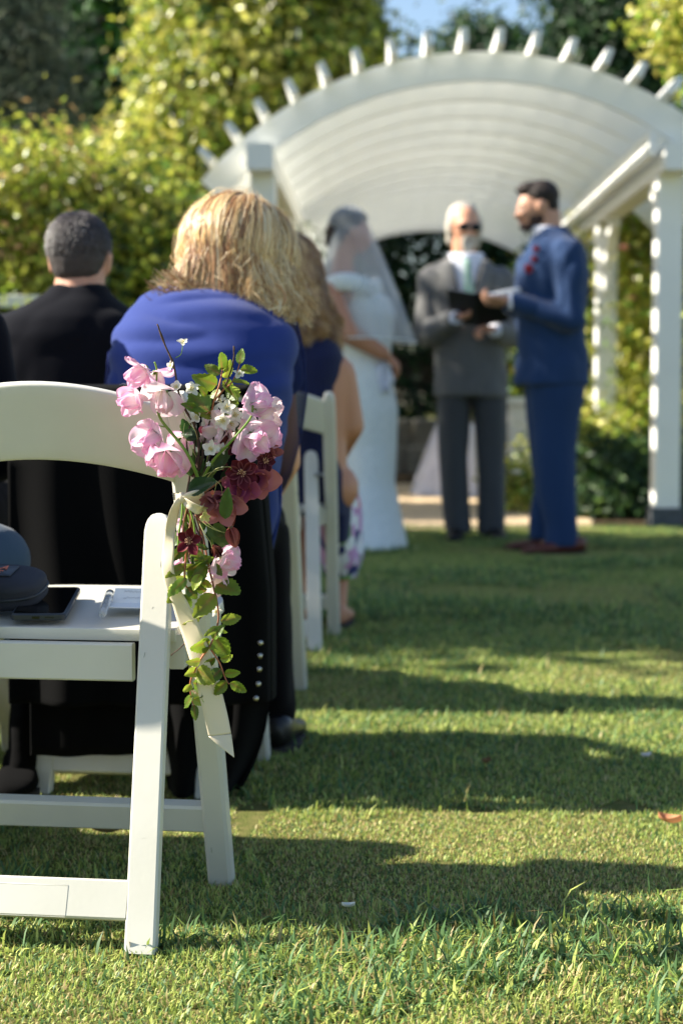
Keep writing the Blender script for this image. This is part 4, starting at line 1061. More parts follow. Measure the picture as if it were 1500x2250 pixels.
# ---------------- bride
def bride():
    D = 9.25; root = empty('person', G(822, 1200), 0, 'bride in an off the shoulder white lace gown and veil facing the groom', 'person')
    x = lambda px: (px - 18 - 750) / FPX * D; z = lambda py: P(750, py, D).z
    body = MB(); W, M = head_shapes(body, V(x(794), D, z(512)), (1, .12, -.10), .93)
    body.capsule(V(x(778), D, z(525)), V(x(768), D, z(595)), .048, .056)
    body.loft([(V(x(cx), D, z(py)), hx, hy) for cx, py, hx, hy in ((815, 860, .14, .19), (800, 790, .12, .16), (795, 720, .12, .16), (788, 660, .125, .175), (775, 625, .10, .185), (768, 598, .06, .09))])
    for dy in (-.09, .09): body.chain([V(x(820), D + dy, z(870)), V(x(825), D + dy, z(1030)), V(x(830), D + dy, z(1180))], [.09, .055, .04])
    A = [V(x(742), D - .20, z(650)), V(x(786), D - .265, z(738)), V(x(856), D - .22, z(778))]
    body.chain(A, [.062, .055, .036]); hand_shapes(body, V(x(862), D - .19, z(782)), (.75, .2, -.65), (-.5, .4, -.6), .95, .7, 1)
    A2 = [V(x(765), D + .185, z(642)), V(x(800), D + .2, z(738)), V(x(862), D + .05, z(782))]
    body.chain(A2, [.056, .048, .032]); hand_shapes(body, V(x(866), D + .02, z(790)), (.6, -.5, -.6), (-.5, -.3, -.6), .95, .7, -1)
    sculpt(body, 'body', m_skin_tan, root, .009, 3); face_parts(W, M, .93, root)
    b = MB(); b.ellipsoid(W(0, -.04, .042), (.082, .092, .082), M); b.ellipsoid(W(0, -.09, -.01), (.07, .06, .07), M); b.ellipsoid(W(0, .010, .086), (.060, .058, .030), M); b.ellipsoid(W(0, -.10, -.05), (.05, .05, .05), M)
    sculpt_col(b, 'hair', m_hair_base, root, .006, 2, (58, 44, 38))
    g = MB()
    g.loft([(V(x(cx), D, z(py)), w_ / FPX * D / 2, hy) for cx, py, w_, hy in
            ((815, 1203, 200, .37), (816, 1190, 192, .36), (820, 1130, 158, .30), (824, 1060, 124, .245), (826, 980, 128, .225), (822, 900, 140, .24), (814, 840, 134, .23), (812, 780, 130, .185), (812, 730, 140, .18), (814, 690, 148, .185), (806, 655, 136, .178), (796, 636, 104, .165))], n=36)
    gw = sculpt(g, 'gown', m_gown, root, .012, 3, fold=(.008, 5, (1, 1, .25)))
    b = MB()      # draped off the shoulder band
    def band(u, v):
        a = 2 * math.pi * u; cxx = x(775); 
        rx = .145 + .03 * math.cos(a); p = V(cxx + (rx + .012 * math.sin(v * math.pi)) * math.cos(a), D + (.245 + .014 * math.sin(v * math.pi)) * math.sin(a), z(612) - .085 * v + .012 * math.sin(3 * a) - .02 * math.cos(a) * 0)
        return p
    b.grid(band, 48, 7); b.build('shoulder_band', m_gown, root, solid=.008)
    # veil: cap on the head, falling behind and round both arms to the elbows
    b = MB()
    hc = W(0, -.025, .035)
    def veil(u, v):
        a = -2.55 + 5.1 * v                      # 0 = behind (-X), opening towards +X
        t = u
        if t < .22:
            k = t / .22 * (math.pi / 2); r0 = .104
            p = hc + V(-r0 * 1.08 * math.sin(k) * math.cos(a), r0 * math.sin(k) * math.sin(a), r0 * math.cos(k))
        else:
            k = (t - .22) / .78; zz = hc.z - k * (hc.z - z(752 + 6 * math.cos(a * 2)))
            rx = .112 + .155 * k ** .8 + .010 * math.sin(11 * a) * k; ry = .104 + .20 * k ** .7 + .012 * math.sin(11 * a + .5) * k
            fx = .0 * k if math.cos(a) > 0 else .115 * k
            p = V(hc.x - rx * math.cos(a) * (0.72 if math.cos(a) > 0 else 1) + fx, hc.y + ry * math.sin(a), zz)
        return p
    b.grid(veil, 34, 90); b.build('veil', m_veil, root)
    b = MB(); b.tube([veil(1, v / 60) for v in range(61)], .004, 6); b.build('veil_binding', m_veil_edge, root)
    hk = empty('handkerchief', V(x(862), D - .16, z(835)), 0, 'white handkerchief hanging from the hands of the bride', 'handkerchief')
    b = MB(); b.grid(lambda u, v: V(x(858) + (v - .5) * (.02 + .09 * math.sin(math.pi * min(u, .8))), D - .2 + .02 * math.sin(v * 14), z(800) - .14 * u + .01 * math.cos(v * 9)), 14, 14); b.build('cloth', m_shirt, hk, solid=.003)
bride()

# ---------------- seated man in the black suit
def black_suit_man():
    D = 4.62; root = empty('person', V(-1.0, 4.72, 0), 0, 'dark haired man in a black suit seated with his back to the camera', 'person')
    x = lambda px: (px - 750) / FPX * D; z = lambda py: P(750, py, D).z
    body = MB(); W, M = head_shapes(body, V(x(180), D + .02, z(570)), (.12, 1, -.08), .95)
    body.capsule(V(x(182), D, z(590)), V(x(178), D - .01, z(668)), .060, .070)
    body.loft([(V(x(150), D + .0, zz), hx, hy) for zz, hx, hy in ((.44, .18, .13), (.6, .16, .12), (.8, .18, .12), (.92, .19, .11), (1.0, .12, .08))])
    for s in (-1, 1): body.chain([V(x(150) + s * .09, D + .02, .50), V(x(150) + s * .12, D + .44, .50), V(x(150) + s * .12, D + .42, .1)], [.08, .06, .042])
    sculpt(body, 'body', m_skin_dark, root, .008, 3)
    b = MB(); b.ellipsoid(W(0, -.026, .036), (.0815, .096, .086), M); b.ellipsoid(W(0, -.044, .0), (.076, .072, .062), M); b.ellipsoid(W(0, -.05, -.03), (.066, .056, .045), M)
    b2 = b.v; b.v = [tuple(W(0, 0, 0) + (Vector(p) - W(0, 0, 0)) * .95) for p in b2]
    hb = sculpt_col(b, 'hair', m_hair_base, root, .006, 2, (70, 64, 64))
    cols = [(74, 68, 68), (52, 46, 46), (110, 106, 108), (62, 54, 52), (90, 84, 84)]
    def fn(k, r):
        ph = r.uniform(0, 6.283); a = r.uniform(.1, 2.0)
        p_l = V(math.sin(a) * math.cos(ph), math.sin(a) * math.sin(ph), math.cos(a))
        p = W(0, -.026, .036) + M @ V(p_l.x * .079, p_l.y * .093, p_l.z * .082); nn = (M @ p_l).normalized()
        d = (V(0, 0, -1) - nn * -nn.z).normalized() + V(r.uniform(-.5, .5), r.uniform(-.5, .5), r.uniform(-.2, .2))
        if p.z < W(0, 0, -.045).z: a = a
        return [p, p + d * .005 + nn * .0012, p + d * .011 + nn * .0012], [nn] * 3
    strands('short_hair', root, m_hair, 6500, fn, 0, cols, .0016, 5)
    j = MB()
    j.loft([(V(x(cx), D + dy, z(py)), w_ / FPX * D / 2, hy) for cx, py, w_, hy, dy in ((140, 1180, 330, .17, .02), (140, 1050, 320, .16, .01), (142, 900, 350, .16, 0), (146, 800, 372, .155, 0), (150, 740, 366, .15, 0), (158, 700, 320, .135, 0), (168, 668, 210, .11, 0), (176, 645, 132, .085, 0), (178, 628, 118, .075, 0))], n=32, power=2.4)
    for s in (-1, 1): j.chain([V(x(150) + s * .205, D, z(745)), V(x(150) + s * .25, D + .05, z(960)), V(x(150) + s * .15, D + .27, .56)], [.075, .062, .05])
    sculpt(j, 'jacket', m_black, root, .011, 3, fold=(.007, 7, (1, 1, .6)))
    t = MB()
    for s in (-1, 1): t.chain([V(x(150) + s * .09, D + .02, .52), V(x(150) + s * .12, D + .46, .5), V(x(150) + s * .12, D + .42, .08)], [.095, .075, .06])
    sculpt(t, 'trousers', m_black, root, .012, 3)
    for s in (-1, 1): shoe(V(x(150) + s * .12, D + .36, 0), (s * .1, 1, 0), .28, m_leather_bk, root)
black_suit_man()

# ---------------- blonde woman in royal blue
BLOND = [(236, 204, 150), (212, 170, 114), (248, 226, 184), (178, 130, 84), (222, 186, 128), (150, 106, 68), (240, 214, 166)]
def blue_woman():
    D = 3.80; root = empty('person', V(-.30, 3.78, 0), 0, 'blonde woman in a royal blue top leaning forward on the second aisle chair', 'person')
    x = lambda px, d=D: (px - 750) / FPX * d; z = lambda py, d=D: P(750, py, d).z
    fwd = Vector((.35, 1, -.30)); hc = V(x(522), D + .10, z(588, D + .1))
    body = MB(); W, M = head_shapes(body, hc, fwd, 1.0, up=(.16, .12, 1))
    body.capsule(W(0, -.03, -.05), V(x(468), D + .02, z(668)), .052, .068)
    body.loft([(V(cx, cy, zz), hx, hy) for cx, cy, zz, hx, hy in ((-.31, 3.70, .46, .15, .12), (-.31, 3.70, .6, .14, .11), (-.30, 3.74, .8, .14, .10), (-.29, 3.80, .92, .13, .09), (-.285, 3.82, .98, .08, .07))])
    LG_ = [(V(-.38, 3.72, .50), V(-.36, 4.12, .50), V(-.38, 4.03, .09)), (V(-.24, 3.72, .50), V(-.20, 4.08, .49), V(-.155, 3.97, .09))]
    for l in LG_: body.chain(l, [.075, .055, .036])
    rs, re, rw = V(-.145, 3.81, .86), V(-.125, 3.87, .64), V(-.16, 4.05, .56)
    body.chain([rs, re, rw], [.045, .040, .028]); hand_shapes(body, rw, (-.6, .8, -.2), (0, 0, -1), .95, .6, -1)
    ls, le, lw_ = V(-.42, 3.82, .86), V(-.43, 3.90, .64), V(-.36, 4.05, .58)
    body.chain([ls, le, lw_], [.045, .040, .028]); hand_shapes(body, lw_, (.6, .8, -.2), (0, 0, -1), .95, .6, 1)
    sculpt(body, 'body', m_skin, root, .009, 3)
    # top
    t = MB()
    t.loft([(V(x(cx), D - .04 + dy, z(py)), w_ / FPX * D / 2, hy) for cx, py, w_, hy, dy in
            ((440, 1180, 330, .15, -.02), (440, 1050, 350, .15, -.02), (444, 940, 376, .15, -.02), (448, 850, 396, .145, -.01), (450, 780, 402, .14, .0), (452, 725, 392, .135, .02), (450, 690, 350, .125, .04), (448, 652, 280, .11, .06), (452, 632, 190, .09, .08), (458, 620, 118, .07, .09))], n=36, power=2.25)
    t.chain([V(x(316), D - .01, z(775)), V(x(300), D, z(900))], [.058, .055]); t.chain([V(x(600), D + .0, z(770)), V(x(606), D + .02, z(830))], [.058, .056])
    tp = sculpt(t, 'top', m_royal, root, .008, 8, fold=(.009, 9, (.7, 1, 1.8)))
    b = MB(); b.tube([V(x(596), D + .01, z(722)), V(x(614), D + .01, z(790)), V(x(622), D + .02, z(860)), V(x(616), D + .03, z(945)), V(x(598), D + .05, z(1030)), V(x(582), D + .12, z(1075))], [.058, .056, .052, .046, .042, .036], 22, cap=False); b.build('sleeve', m_sheer, root)
    b = MB(); b.tube([V(x(304), D, z(780)), V(x(290), D + .02, z(900)), V(x(268), D + .04, z(1010)), V(x(300), D + .12, z(1075))], [.062, .064, .058, .045], 22, cap=False); b.build('sleeve', m_sheer, root)
    # blue hem hanging behind the aisle side of the chair
    b = MB(); b.grid(lambda u, v: V(x(548 + 62 * v + 10 * math.sin(u * 4)), D - .12 + .05 * v + .02 * math.sin(v * 8 + u * 3), z(1010 + 190 * u)), 16, 14); b.build('top_hem', m_royal, root, solid=.004)
    tr = MB()
    for l in LG_: tr.chain(l, [.095, .075, .058])
    tr.loft([(V(x(cx, 3.95), 3.96, zz), w_ / FPX * 3.95 / 2, .07) for cx, zz, w_ in ((596, .5, 80), (598, .4, 82), (601, .3, 80), (604, .2, 74), (608, .11, 62))], n=18)
    sculpt(tr, 'trousers', m_blacktr, root, .012, 3, fold=(.005, 8, (1, 1, .5)))
    shoe(V(x(606, 3.91), 3.91, 0), (.10, 1, 0), .25, m_leather_bk, root); shoe(V(-.38, 4.0, 0), (-.1, 1, 0), .25, m_leather_bk, root)
    # hair
    b = MB(); b.ellipsoid(W(0, -.02, .035), (.098, .112, .094), M); b.ellipsoid(W(.0, -.05, -.06), (.112, .075, .09), M); b.ellipsoid(W(.045, -.035, -.12), (.085, .06, .07), M)
    sculpt_col(b, 'hair', m_hair_base, root, .008, 3, (176, 134, 88))
    head_hair(W(0, -.02, .03), M, (.104, .120, .104), None, .07, hc.z - .080, .008, .9, 8500, 51, root, BLOND, .0026, th0=(.02, 1.5), gather=1.0, flip=.3, name='hair_strands', shift=(.0, 0, 0), avoid=(1.1, 2.05))
    head_hair(W(0, -.025, .02), M, (.108, .118, .106), None, .05, hc.z - .095, .011, 1.3, 1800, 52, root, BLOND[:5], .0026, th0=(.5, 1.6), gather=1.05, flip=.5, name='loose_strands', shift=(.015, 0, 0), avoid=(1.1, 2.05))
    head_hair(W(0, -.02, .03), M, (.112, .126, .110), None, .12, hc.z - .085, .018, 2.4, 420, 57, root, BLOND[:3], .0013, lock=1, th0=(.02, 1.5), gather=.9, flip=.6, name='flyaway_strands', avoid=(1.1, 2.05))
    # flipped ends spreading left over the collar
    def flick(k, r):
        s0 = V(x(r.uniform(410, 470)), D - .015 + r.uniform(-.03, .04), z(r.uniform(560, 610))); l = r.uniform(.03, .075)
        e = s0 + V(-l * r.uniform(.5, 1.1), r.uniform(-.03, .02), -.05 + r.uniform(-.02, .02)); m_ = s0.lerp(e, .5) + V(.01, 0, -.03)
        e2 = e + V(-.012, 0, r.uniform(.0, .02))
        return [s0, s0.lerp(m_, .5) + V(0, -.006, 0), m_, m_.lerp(e, .55) + V(0, -.004, -.008), e, e2], [V(0, -1, .3).normalized()] * 6
    strands('flicked_ends', root, m_hair, 420, flick, 0, BLOND, .004, 53)
    def curl(k, r):
        s0 = V(x(r.uniform(470, 600)), D - .04 + r.uniform(-.02, .02), z(r.uniform(620, 660))); pts = []
        sg = r.choice((-1, 1)); R0 = r.uniform(.012, .024); a0 = r.uniform(0, 1.5)
        for i in range(9):
            a = a0 + i * .42; pts.append(s0 + V(sg * R0 * math.sin(a) * 1.2 + .003 * i, .004 * math.sin(i), -R0 * (1 - math.cos(a)) - .0018 * i))
        return pts, [V(0, -1, .2).normalized()] * 9
    strands('curled_ends', root, m_hair, 380, curl, 0, BLOND, .004, 54)
    cl = empty('hair_clip', W(.03, -.13, -.03), 0, 'small glinting clip in the hair of the blonde woman', 'hair clip')
    for i in range(6):
        b = MB(); o = V(x(508 + i * 5), D - .045, z(592 - i * 3 + (i % 2) * 5)); b.ellipsoid(o, (.004, .003, .004), None, 6, 8); b.build('bead', pmat('clip_bead', lin((240, 226, 200)), rough=.15, metal=.4), cl)
blue_woman()

# ---------------- woman in the sleeveless navy dress
def navy_woman():
    D = 5.82; root = empty('person', V(-.20, 5.82, 0), 0, 'woman with long wavy hair in a sleeveless navy top and floral skirt, seated ahead', 'person')
    x = lambda px, d=D: (px - 750) / FPX * d; z = lambda py, d=D: P(750, py, d).z
    body = MB(); W, M = head_shapes(body, V(x(640), D + .05, z(610)), (.5, 1, -.1), .98)
    body.capsule(W(0, -.02, -.05), V(x(668), D, z(745)), .05, .06)
    body.loft([(V(x(cx), D, z(py)), hx, hy) for cx, py, hx, hy in ((690, 1080, .11, .10), (692, 960, .10, .09), (700, 860, .10, .09), (700, 800, .11, .08), (690, 765, .07, .06))])
    A = [V(x(748), D, z(822)), V(x(768), D + .02, z(935)), V(x(742), D + .20, z(1005))]
    body.chain(A, [.050, .048, .032]); hand_shapes(body, A[2], (-.8, .6, 0), (0, 0, -1), .92, .6, -1)
    A2 = [V(x(640), D, z(812)), V(x(625), D + .04, z(935)), V(x(660), D + .25, z(1010))]
    body.chain(A2, [.05, .045, .03]); hand_shapes(body, A2[2], (.6, .8, 0), (0, 0, -1), .92, .6, 1)
    for s in (-1, 1): body.chain([V(x(680) + s * .08, D, .48), V(x(690) + s * .08, D + .38, .46), V(x(705) + s * .05, D + .22, .08)], [.08, .055, .035])
    sculpt(body, 'body', m_skin_tan, root, .009, 3)
    t = MB()
    t.loft([(V(x(cx), D, z(py)), w_ / FPX * D / 2, hy) for cx, py, w_, hy in ((690, 1130, 150, .13), (690, 1060, 140, .125), (686, 960, 108, .115), (684, 890, 106, .115), (688, 830, 124, .12), (690, 785, 128, .115), (694, 755, 100, .09), (688, 738, 72, .07))], n=28, power=2.3)
    sculpt(t, 'dress_bodice', m_navy, root, .009, 3, fold=(.005, 7, (1, 1, 1)))
    # floral skirt falling on the aisle side
    m_floral = pmat('floral_print', lin((214, 214, 226)), rough=.8, var=1.0, vscale=26, var_col=lin((60, 66, 130)))
    nt_ = m_floral.node_tree; N = nt_.nodes; Lk = nt_.links
    vo = N.new('ShaderNodeTexVoronoi'); vo.inputs['Scale'].default_value = 24; tcx = N.new('ShaderNodeTexCoord'); Lk.new(tcx.outputs['Object'], vo.inputs['Vector'])
    cr = N.new('ShaderNodeValToRGB'); sp = N.new('ShaderNodeSeparateColor'); Lk.new(vo.outputs['Color'], sp.inputs[0]); Lk.new(sp.outputs[0], cr.inputs[0])
    cr.color_ramp.interpolation = 'CONSTANT'; el = cr.color_ramp.elements
    for p_, c_ in ((0, (224, 224, 232)), (.3, (196, 150, 196)), (.45, (40, 48, 110)), (.6, (230, 232, 236)), (.72, (120, 168, 96)), (.84, (120, 130, 205)), (.93, (214, 130, 150))):
        e = el[0] if p_ == 0 else el.new(p_); e.position = p_; e.color = (*lin(c_), 1)
    Lk.new(cr.outputs[0], N['Principled BSDF'].inputs['Base Color'])
    sk = MB(); sk.loft([(V(x(cx), D + dy, z(py)), w_ / FPX * D / 2, hy) for cx, py, w_, hy, dy in ((752, 1286, 70, .14, .26), (750, 1240, 100, .18, .24), (742, 1180, 108, .2, .22), (732, 1120, 118, .21, .2), (722, 1070, 118, .19, .16), (712, 1030, 100, .15, .12))], n=24)
    sculpt(sk, 'floral_skirt', m_floral, root, .010, 3, fold=(.010, 8, (1, 1, .5)))
    nv = MB(); nv.loft([(V(x(cx), D + dy, z(py)), w_ / FPX * D / 2, hy) for cx, py, w_, hy, dy in ((745, 1190, 40, .13, .08), (742, 1120, 62, .15, .08), (736, 1060, 60, .14, .06), (722, 1020, 46, .1, .05))], n=20)
    sculpt(nv, 'navy_overskirt', m_navy, root, .010, 3, fold=(.006, 8, (1, 1, .5)))
    for s in (-1, 1): shoe(V(x(705) + s * .05, D + .18, 0), (s * .1, 1, 0), .24, m_skin_tan, root, 'sandal')
    b = MB(); b.ellipsoid(W(0, -.03, .03), (.094, .105, .09), M); b.ellipsoid(W(.02, -.06, -.08), (.095, .06, .11), M); b.ellipsoid(V(x(676), D - .03, z(710)), (.085, .05, .09))
    sculpt_col(b, 'hair', m_hair_base, root, .009, 3, (150, 112, 74))
    BR = [(196, 156, 108), (160, 118, 78), (214, 178, 130), (130, 92, 62), (178, 138, 94)]
    head_hair(W(0, -.03, .03), M, (.094, .104, .098), None, .08, z(740), .014, 2.6, 3600, 61, root, BR, .0045, th0=(.02, 1.5), gather=1.1, flip=.4, name='hair_strands', shift=(.035, 0, 0), avoid=(1.1, 2.05))
navy_woman()

# ---------------- guest in black at the left edge
def black_guest():
    D = 3.70; root = empty('person', V(-.96, 3.7, 0), 0, 'seated guest in black clothes and boots beyond the nearest chair, at the left edge', 'person')
    X0 = -.94
    body = MB(); W, M = head_shapes(body, V(X0, D + .05, 1.13), (.1, 1, -.05), 1.0)
    body.capsule(W(0, -.02, -.05), V(X0, D, .98), .055, .065)
    body.loft([(V(X0, D - .02, zz), hx, hy) for zz, hx, hy in ((.46, .2, .14), (.65, .17, .12), (.85, .19, .12), (.93, .17, .1), (.98, .09, .07))])
    for s in (-1, 1): body.chain([V(X0 + s * .09, D, .5), V(X0 + s * .12, D + .4, .5), V(X0 + s * .12, D + .1, .1)], [.085, .06, .042])
    for s in (-1, 1): body.chain([V(X0 + s * .2, D, .9), V(X0 + s * .23, D + .04, .66), V(X0 + s * .1, D + .26, .6)], [.05, .043, .03]); hand_shapes(body, V(X0 + s * .1, D + .26, .6), (-s * .6, .8, 0), (0, 0, -1), .95, .6, -s)
    sculpt(body, 'body', m_skin, root, .012, 3)
    t = MB(); t.ellipsoid(V(X0, D - .04, .53), (.22, .17, .13))
    for s in (-1, 1): t.chain([V(X0 + s * .1, D, .54), V(X0 + s * .13, D + .42, .52), V(X0 + s * .13, D + .2, .22)], [.105, .085, .07])
    sculpt(t, 'trousers', m_blacktr, root, .010, 3, fold=(.004, 8, (1, 1, 1)))
    j = MB(); j.loft([(V(X0, D - .02, zz), hx, hy) for zz, hx, hy in ((.50, .23, .17), (.65, .20, .15), (.85, .22, .15), (.93, .20, .13), (.98, .12, .09), (1.01, .08, .075))], n=28, power=2.3)
    for s in (-1, 1): j.chain([V(X0 + s * .2, D, .9), V(X0 + s * .24, D + .04, .66), V(X0 + s * .12, D + .24, .6)], [.07, .058, .045])
    sculpt(j, 'black_shirt', m_black, root, .012, 3)
    b = MB(); b.ellipsoid(W(0, -.03, .035), (.09, .1, .086), M); b.ellipsoid(W(0, -.055, -.02), (.075, .06, .06), M); sculpt_col(b, 'hair', m_hair_base, root, .008, 2, (70, 52, 40))
    # legs tucked under the chair in black boots, seen below the nearest seat
    x = lambda px, d=3.52: (px - 750) / FPX * d; z = lambda py, d=3.52: P(750, py, d).z
    for px in (38, -95):
        b = MB(); b.loft([(V(x(px + o), 3.55 + dy, z(py)), w_ / FPX * 3.52 / 2, hy) for o, py, w_, hy, dy in ((0, 1738, 84, .06, .0), (0, 1700, 74, .055, 0), (-2, 1640, 64, .05, .01), (2, 1580, 70, .055, .02), (6, 1520, 80, .06, .04), (8, 1460, 84, .06, .08), (8, 1420, 80, .055, .12))], n=20)
        sculpt(b, 'boot', m_velvet, root, .008, 3, fold=(.004, 9, (1, 1, 1.4)))
        shoe(V(x(px) - .01, 3.60, 0), (.05, -.9, 0), .17, m_velvet, root)
black_guest()
def jeans_guest():
    root = empty('person', V(-.95, 2.8, 0), 0, 'guest in blue jeans seated beside the nearest chair, only one knee in view', 'person')
    body = MB(); W, M = head_shapes(body, V(-1.02, 3.02, 1.12), (.1, 1, -.3), .95)
    body.capsule(W(0, -.02, -.05), V(-1.02, 2.90, .97), .055, .065)
    body.loft([(V(-1.02, y, zz), hx, hy) for y, zz, hx, hy in ((2.78, .50, .14, .10), (2.79, .65, .13, .10), (2.82, .84, .14, .09), (2.85, .95, .12, .07))])
    LG = [(V(-.94, 2.86, .50), V(-.605, 3.12, .492), V(-.72, 3.16, .09)), (V(-1.10, 2.86, .52), V(-1.22, 3.26, .5), V(-1.2, 3.2, .09))]
    for l in LG: body.chain(l, [.075, .055, .04])
    AR = [(V(-.88, 2.85, .92), V(-.85, 2.92, .70), V(-.90, 3.12, .62), -1), (V(-1.16, 2.85, .92), V(-1.20, 2.92, .70), V(-1.12, 3.12, .62), 1)]
    for a, b_, c, t_ in AR: body.chain((a, b_, c), [.045, .04, .028]); hand_shapes(body, c, (.2 * t_, .9, -.3), (0, 0, -1), .95, .6, t_)
    sculpt(body, 'body', m_skin, root, .012, 3)
    t = MB(); t.ellipsoid(V(-1.02, 2.82, .53), (.17, .13, .12))
    for l in LG: t.chain(l, [.085, .072, .058])
    sculpt(t, 'jeans', m_denim, root, .009, 3, fold=(.003, 9, (1, 1, 1)))
    j = MB(); j.loft([(V(-1.02, y, zz), hx, hy) for y, zz, hx, hy in ((2.80, .54, .17, .13), (2.80, .65, .155, .125), (2.82, .84, .165, .12), (2.86, .94, .14, .09), (2.89, .98, .08, .07))], n=28, power=2.3)
    for a, b_, c, t_ in AR: j.chain((a, b_, c), [.062, .055, .045])
    sculpt(j, 'grey_shirt', m_grey_suit, root, .012, 3)
    b = MB(); b.ellipsoid(W(0, -.03, .035), (.09, .1, .086), M); b.ellipsoid(W(0, -.055, -.02), (.075, .06, .06), M); sculpt_col(b, 'hair', m_hair_base, root, .008, 2, (70, 52, 40))
    shoe(V(-.72, 3.09, 0), (.1, 1, 0), .26, m_leather_br, root); shoe(V(-1.2, 3.13, 0), (-.1, 1, 0), .26, m_leather_br, root)
jeans_guest()

# ---------------- long black coat over the second chair
def coat():
    root = empty('coat', V(-.38, 3.52, 0), 0, 'long black coat with silver buttons draped over the back of the second chair', 'coat')
    D = 3.47
    xr = lambda py: {0: 545}.get(0) if py < 880 else 545 + 44 * min(1, (py - 880) / 420) ** .8
    z = lambda py: P(750, py, D).z
    # outer panel down to the button hem
    b = MB()
    def pan(u, v):
        py = 862 + (1540 - 862) * u
        l = 20 if u > .0 else 20; rgt = xr(py); px = l + (rgt - l) * v
        wob = .012 * math.sin(v * 23 + .6 * math.sin(u * 5)) * (.25 + u) + .008 * math.sin(v * 11 + 2) * u
        zt = z(py) - (.02 * (1 - u) * abs(v - .5) ** 2 * 4 if u < .2 else 0)
        d = D - .01 - .02 * u + wob - .03 * math.sin(math.pi * v)
        edge = .035 * max(0, (v - .93) / .07) ** 2
        return P(px, py, d + edge) * 1.0 if False else V((px - 750) / FPX * D, d + edge, zt)
    b.grid(pan, 50, 70); b.build('back_panel', m_velvet, root, solid=.008)
    # fold over the top of the backrest
    b = MB(); b.grid(lambda u, v: V((30 + (548 - 30) * v - 750) / FPX * D, D - .01 + .12 * u - .03 * math.sin(math.pi * v), z(862) + .016 * math.sin(math.pi * u) - .01 * u), 8, 30); b.build('collar', m_velvet, root, solid=.008)
    # skirt of the coat, reaching the grass at the aisle side
    b = MB()
    def skirt(u, v):
        px0 = 300 + 65 * u; px1 = 588 - 10 * u - 60 * max(0, (u - .55) / .45) ** 1.6
        px = px0 + (px1 - px0) * v; py = 1400 + 345 * u
        d = D + .03 + .03 * math.sin(v * 13 + u * 2) * (.4 + u) - .02 * u
        return V((px - 750) / FPX * D, d, z(py) * (1 if u < .97 else 1))
    b.grid(skirt, 30, 50); b.build('skirt_panel', m_velvet, root, solid=.01)
    # side of the coat wrapping round to the aisle
    b = MB(); b.grid(lambda u, v: V((552 + 34 * min(1, u * 1.6) ** .8 + 10 * math.sin(v * 5) - 750) / FPX * D, D + .02 + .22 * v, z(905 + 640 * u)), 26, 12); b.build('side_panel', m_velvet, root, solid=.01)
    # left hem panel between the crossbar and the seat
    b = MB(); b.grid(lambda u, v: V((60 + 300 * v - 750) / FPX * (D - .02), D - .015 + .006 * math.sin(v * 17), z(1350 + 306 * u + 2 * math.sin(v * 6))), 14, 40); b.build('lining_panel', m_velvet, root, solid=.006)
    m_silver = pmat('silver_button', lin((196, 192, 180)), rough=.22, metal=.9)
    for py, px in ((1404, 571), (1432, 570), (1461, 568), (1493, 566), (1524, 561)):
        b = MB(); c = V((px - 750) / FPX * (D - .05), D - .055, z(py)); b.ellipsoid(c, (.0052, .0035, .0052), None, 8, 12); b.ellipsoid(c - V(0, .003, 0), (.0035, .003, .0035), None, 6, 8); b.build('button', m_silver, root)
coat()
# ------------------------------------------------------------------ flower posy tied to the chair
BD = 2.52
m_pet = pmat('petal_soft', None, rough=.75, spec=.12, transl=.5, bump=.25, bscale=260, bdist=.001)
m_petd = pmat('petal_velvet', None, rough=.6, spec=.25, transl=.3, bump=.3, bscale=300, bdist=.001)
m_leaf = pmat('posy_leaf', None, rough=.42, spec=.5, transl=.45, bump=.5, bscale=220, bdist=.002, var=.35, vscale=60)
m_stem = pmat('posy_stem', None, rough=.5, spec=.4, transl=.1)
m_twig = pmat('woody_twig', lin((84, 62, 48)), rough=.85, var=.6, vscale=90, bump=.8, bscale=300, bdist=.002)
m_rib = pmat('satin_ribbon', lin((226, 212, 184)), rough=.36, spec=.6, transl=.12, sheen=.2, bump=.08, bscale=900, bdist=.001)
posy = empty('flower_posy', P(400, 1093, BD), 0, 'posy of pink sweet peas, white blossom and burgundy flowers tied to the nearest chair', 'bouquet')
br = random.Random(42)
def Z(px, py, dd=0): return P(px, py, BD + dd)
UPX = BD / FPX               # metres per photo pixel at the posy

def petal(b, base, d, nrm, L, W, prof=(.75, .6), bend=.5, cup=.25, ruf=0.0, rk=9, cfn=None, nu=9, nv=9, ph=0.0, fold=0.0):
    d = Vector(d).normalized(); n = Vector(nrm); n = (n - d * n.dot(d)).normalized(); s = d.cross(n)
    vs = []; cs = []
    for i in range(nu):
        u = i / (nu - 1); a = bend * u
        if abs(bend) > 1e-3: cx, cn = math.sin(a) / bend * L, (1 - math.cos(a)) / bend * L
        else: cx, cn = L * u, 0
        wv = W * max(0.04, math.sin(math.pi * min(.985, (u * .93 + .03) ** prof[0])) ** prof[1])
        dn = n * math.cos(a) - d * math.sin(a)
        for j in range(nv):
            v = -1 + 2 * j / (nv - 1)
            rf = ruf * L * (u ** 1.5) * (math.sin(v * rk * .5 + ph) * .6 + math.sin(v * rk + ph * 2.3 + u * 3) * .4) * (.35 + .65 * abs(v))
            p = base + d * (cx - .06 * L * v * v * u) + n * cn + s * (wv * .5 * v * (1 - .12 * abs(fold) * v * v)) + dn * (cup * wv * .5 * v * v + rf + fold * wv * .5 * abs(v))
            vs.append(p); cs.append(cfn(u, abs(v), v) if cfn else (1, 1, 1))
    fs = [(i * nv + j, (i + 1) * nv + j, (i + 1) * nv + j + 1, i * nv + j + 1) for i in range(nu - 1) for j in range(nv - 1)]
    b.add(vs, fs, cs)
def basis(f):
    f = Vector(f).normalized(); a = f.orthogonal().normalized(); return f, a, f.cross(a)

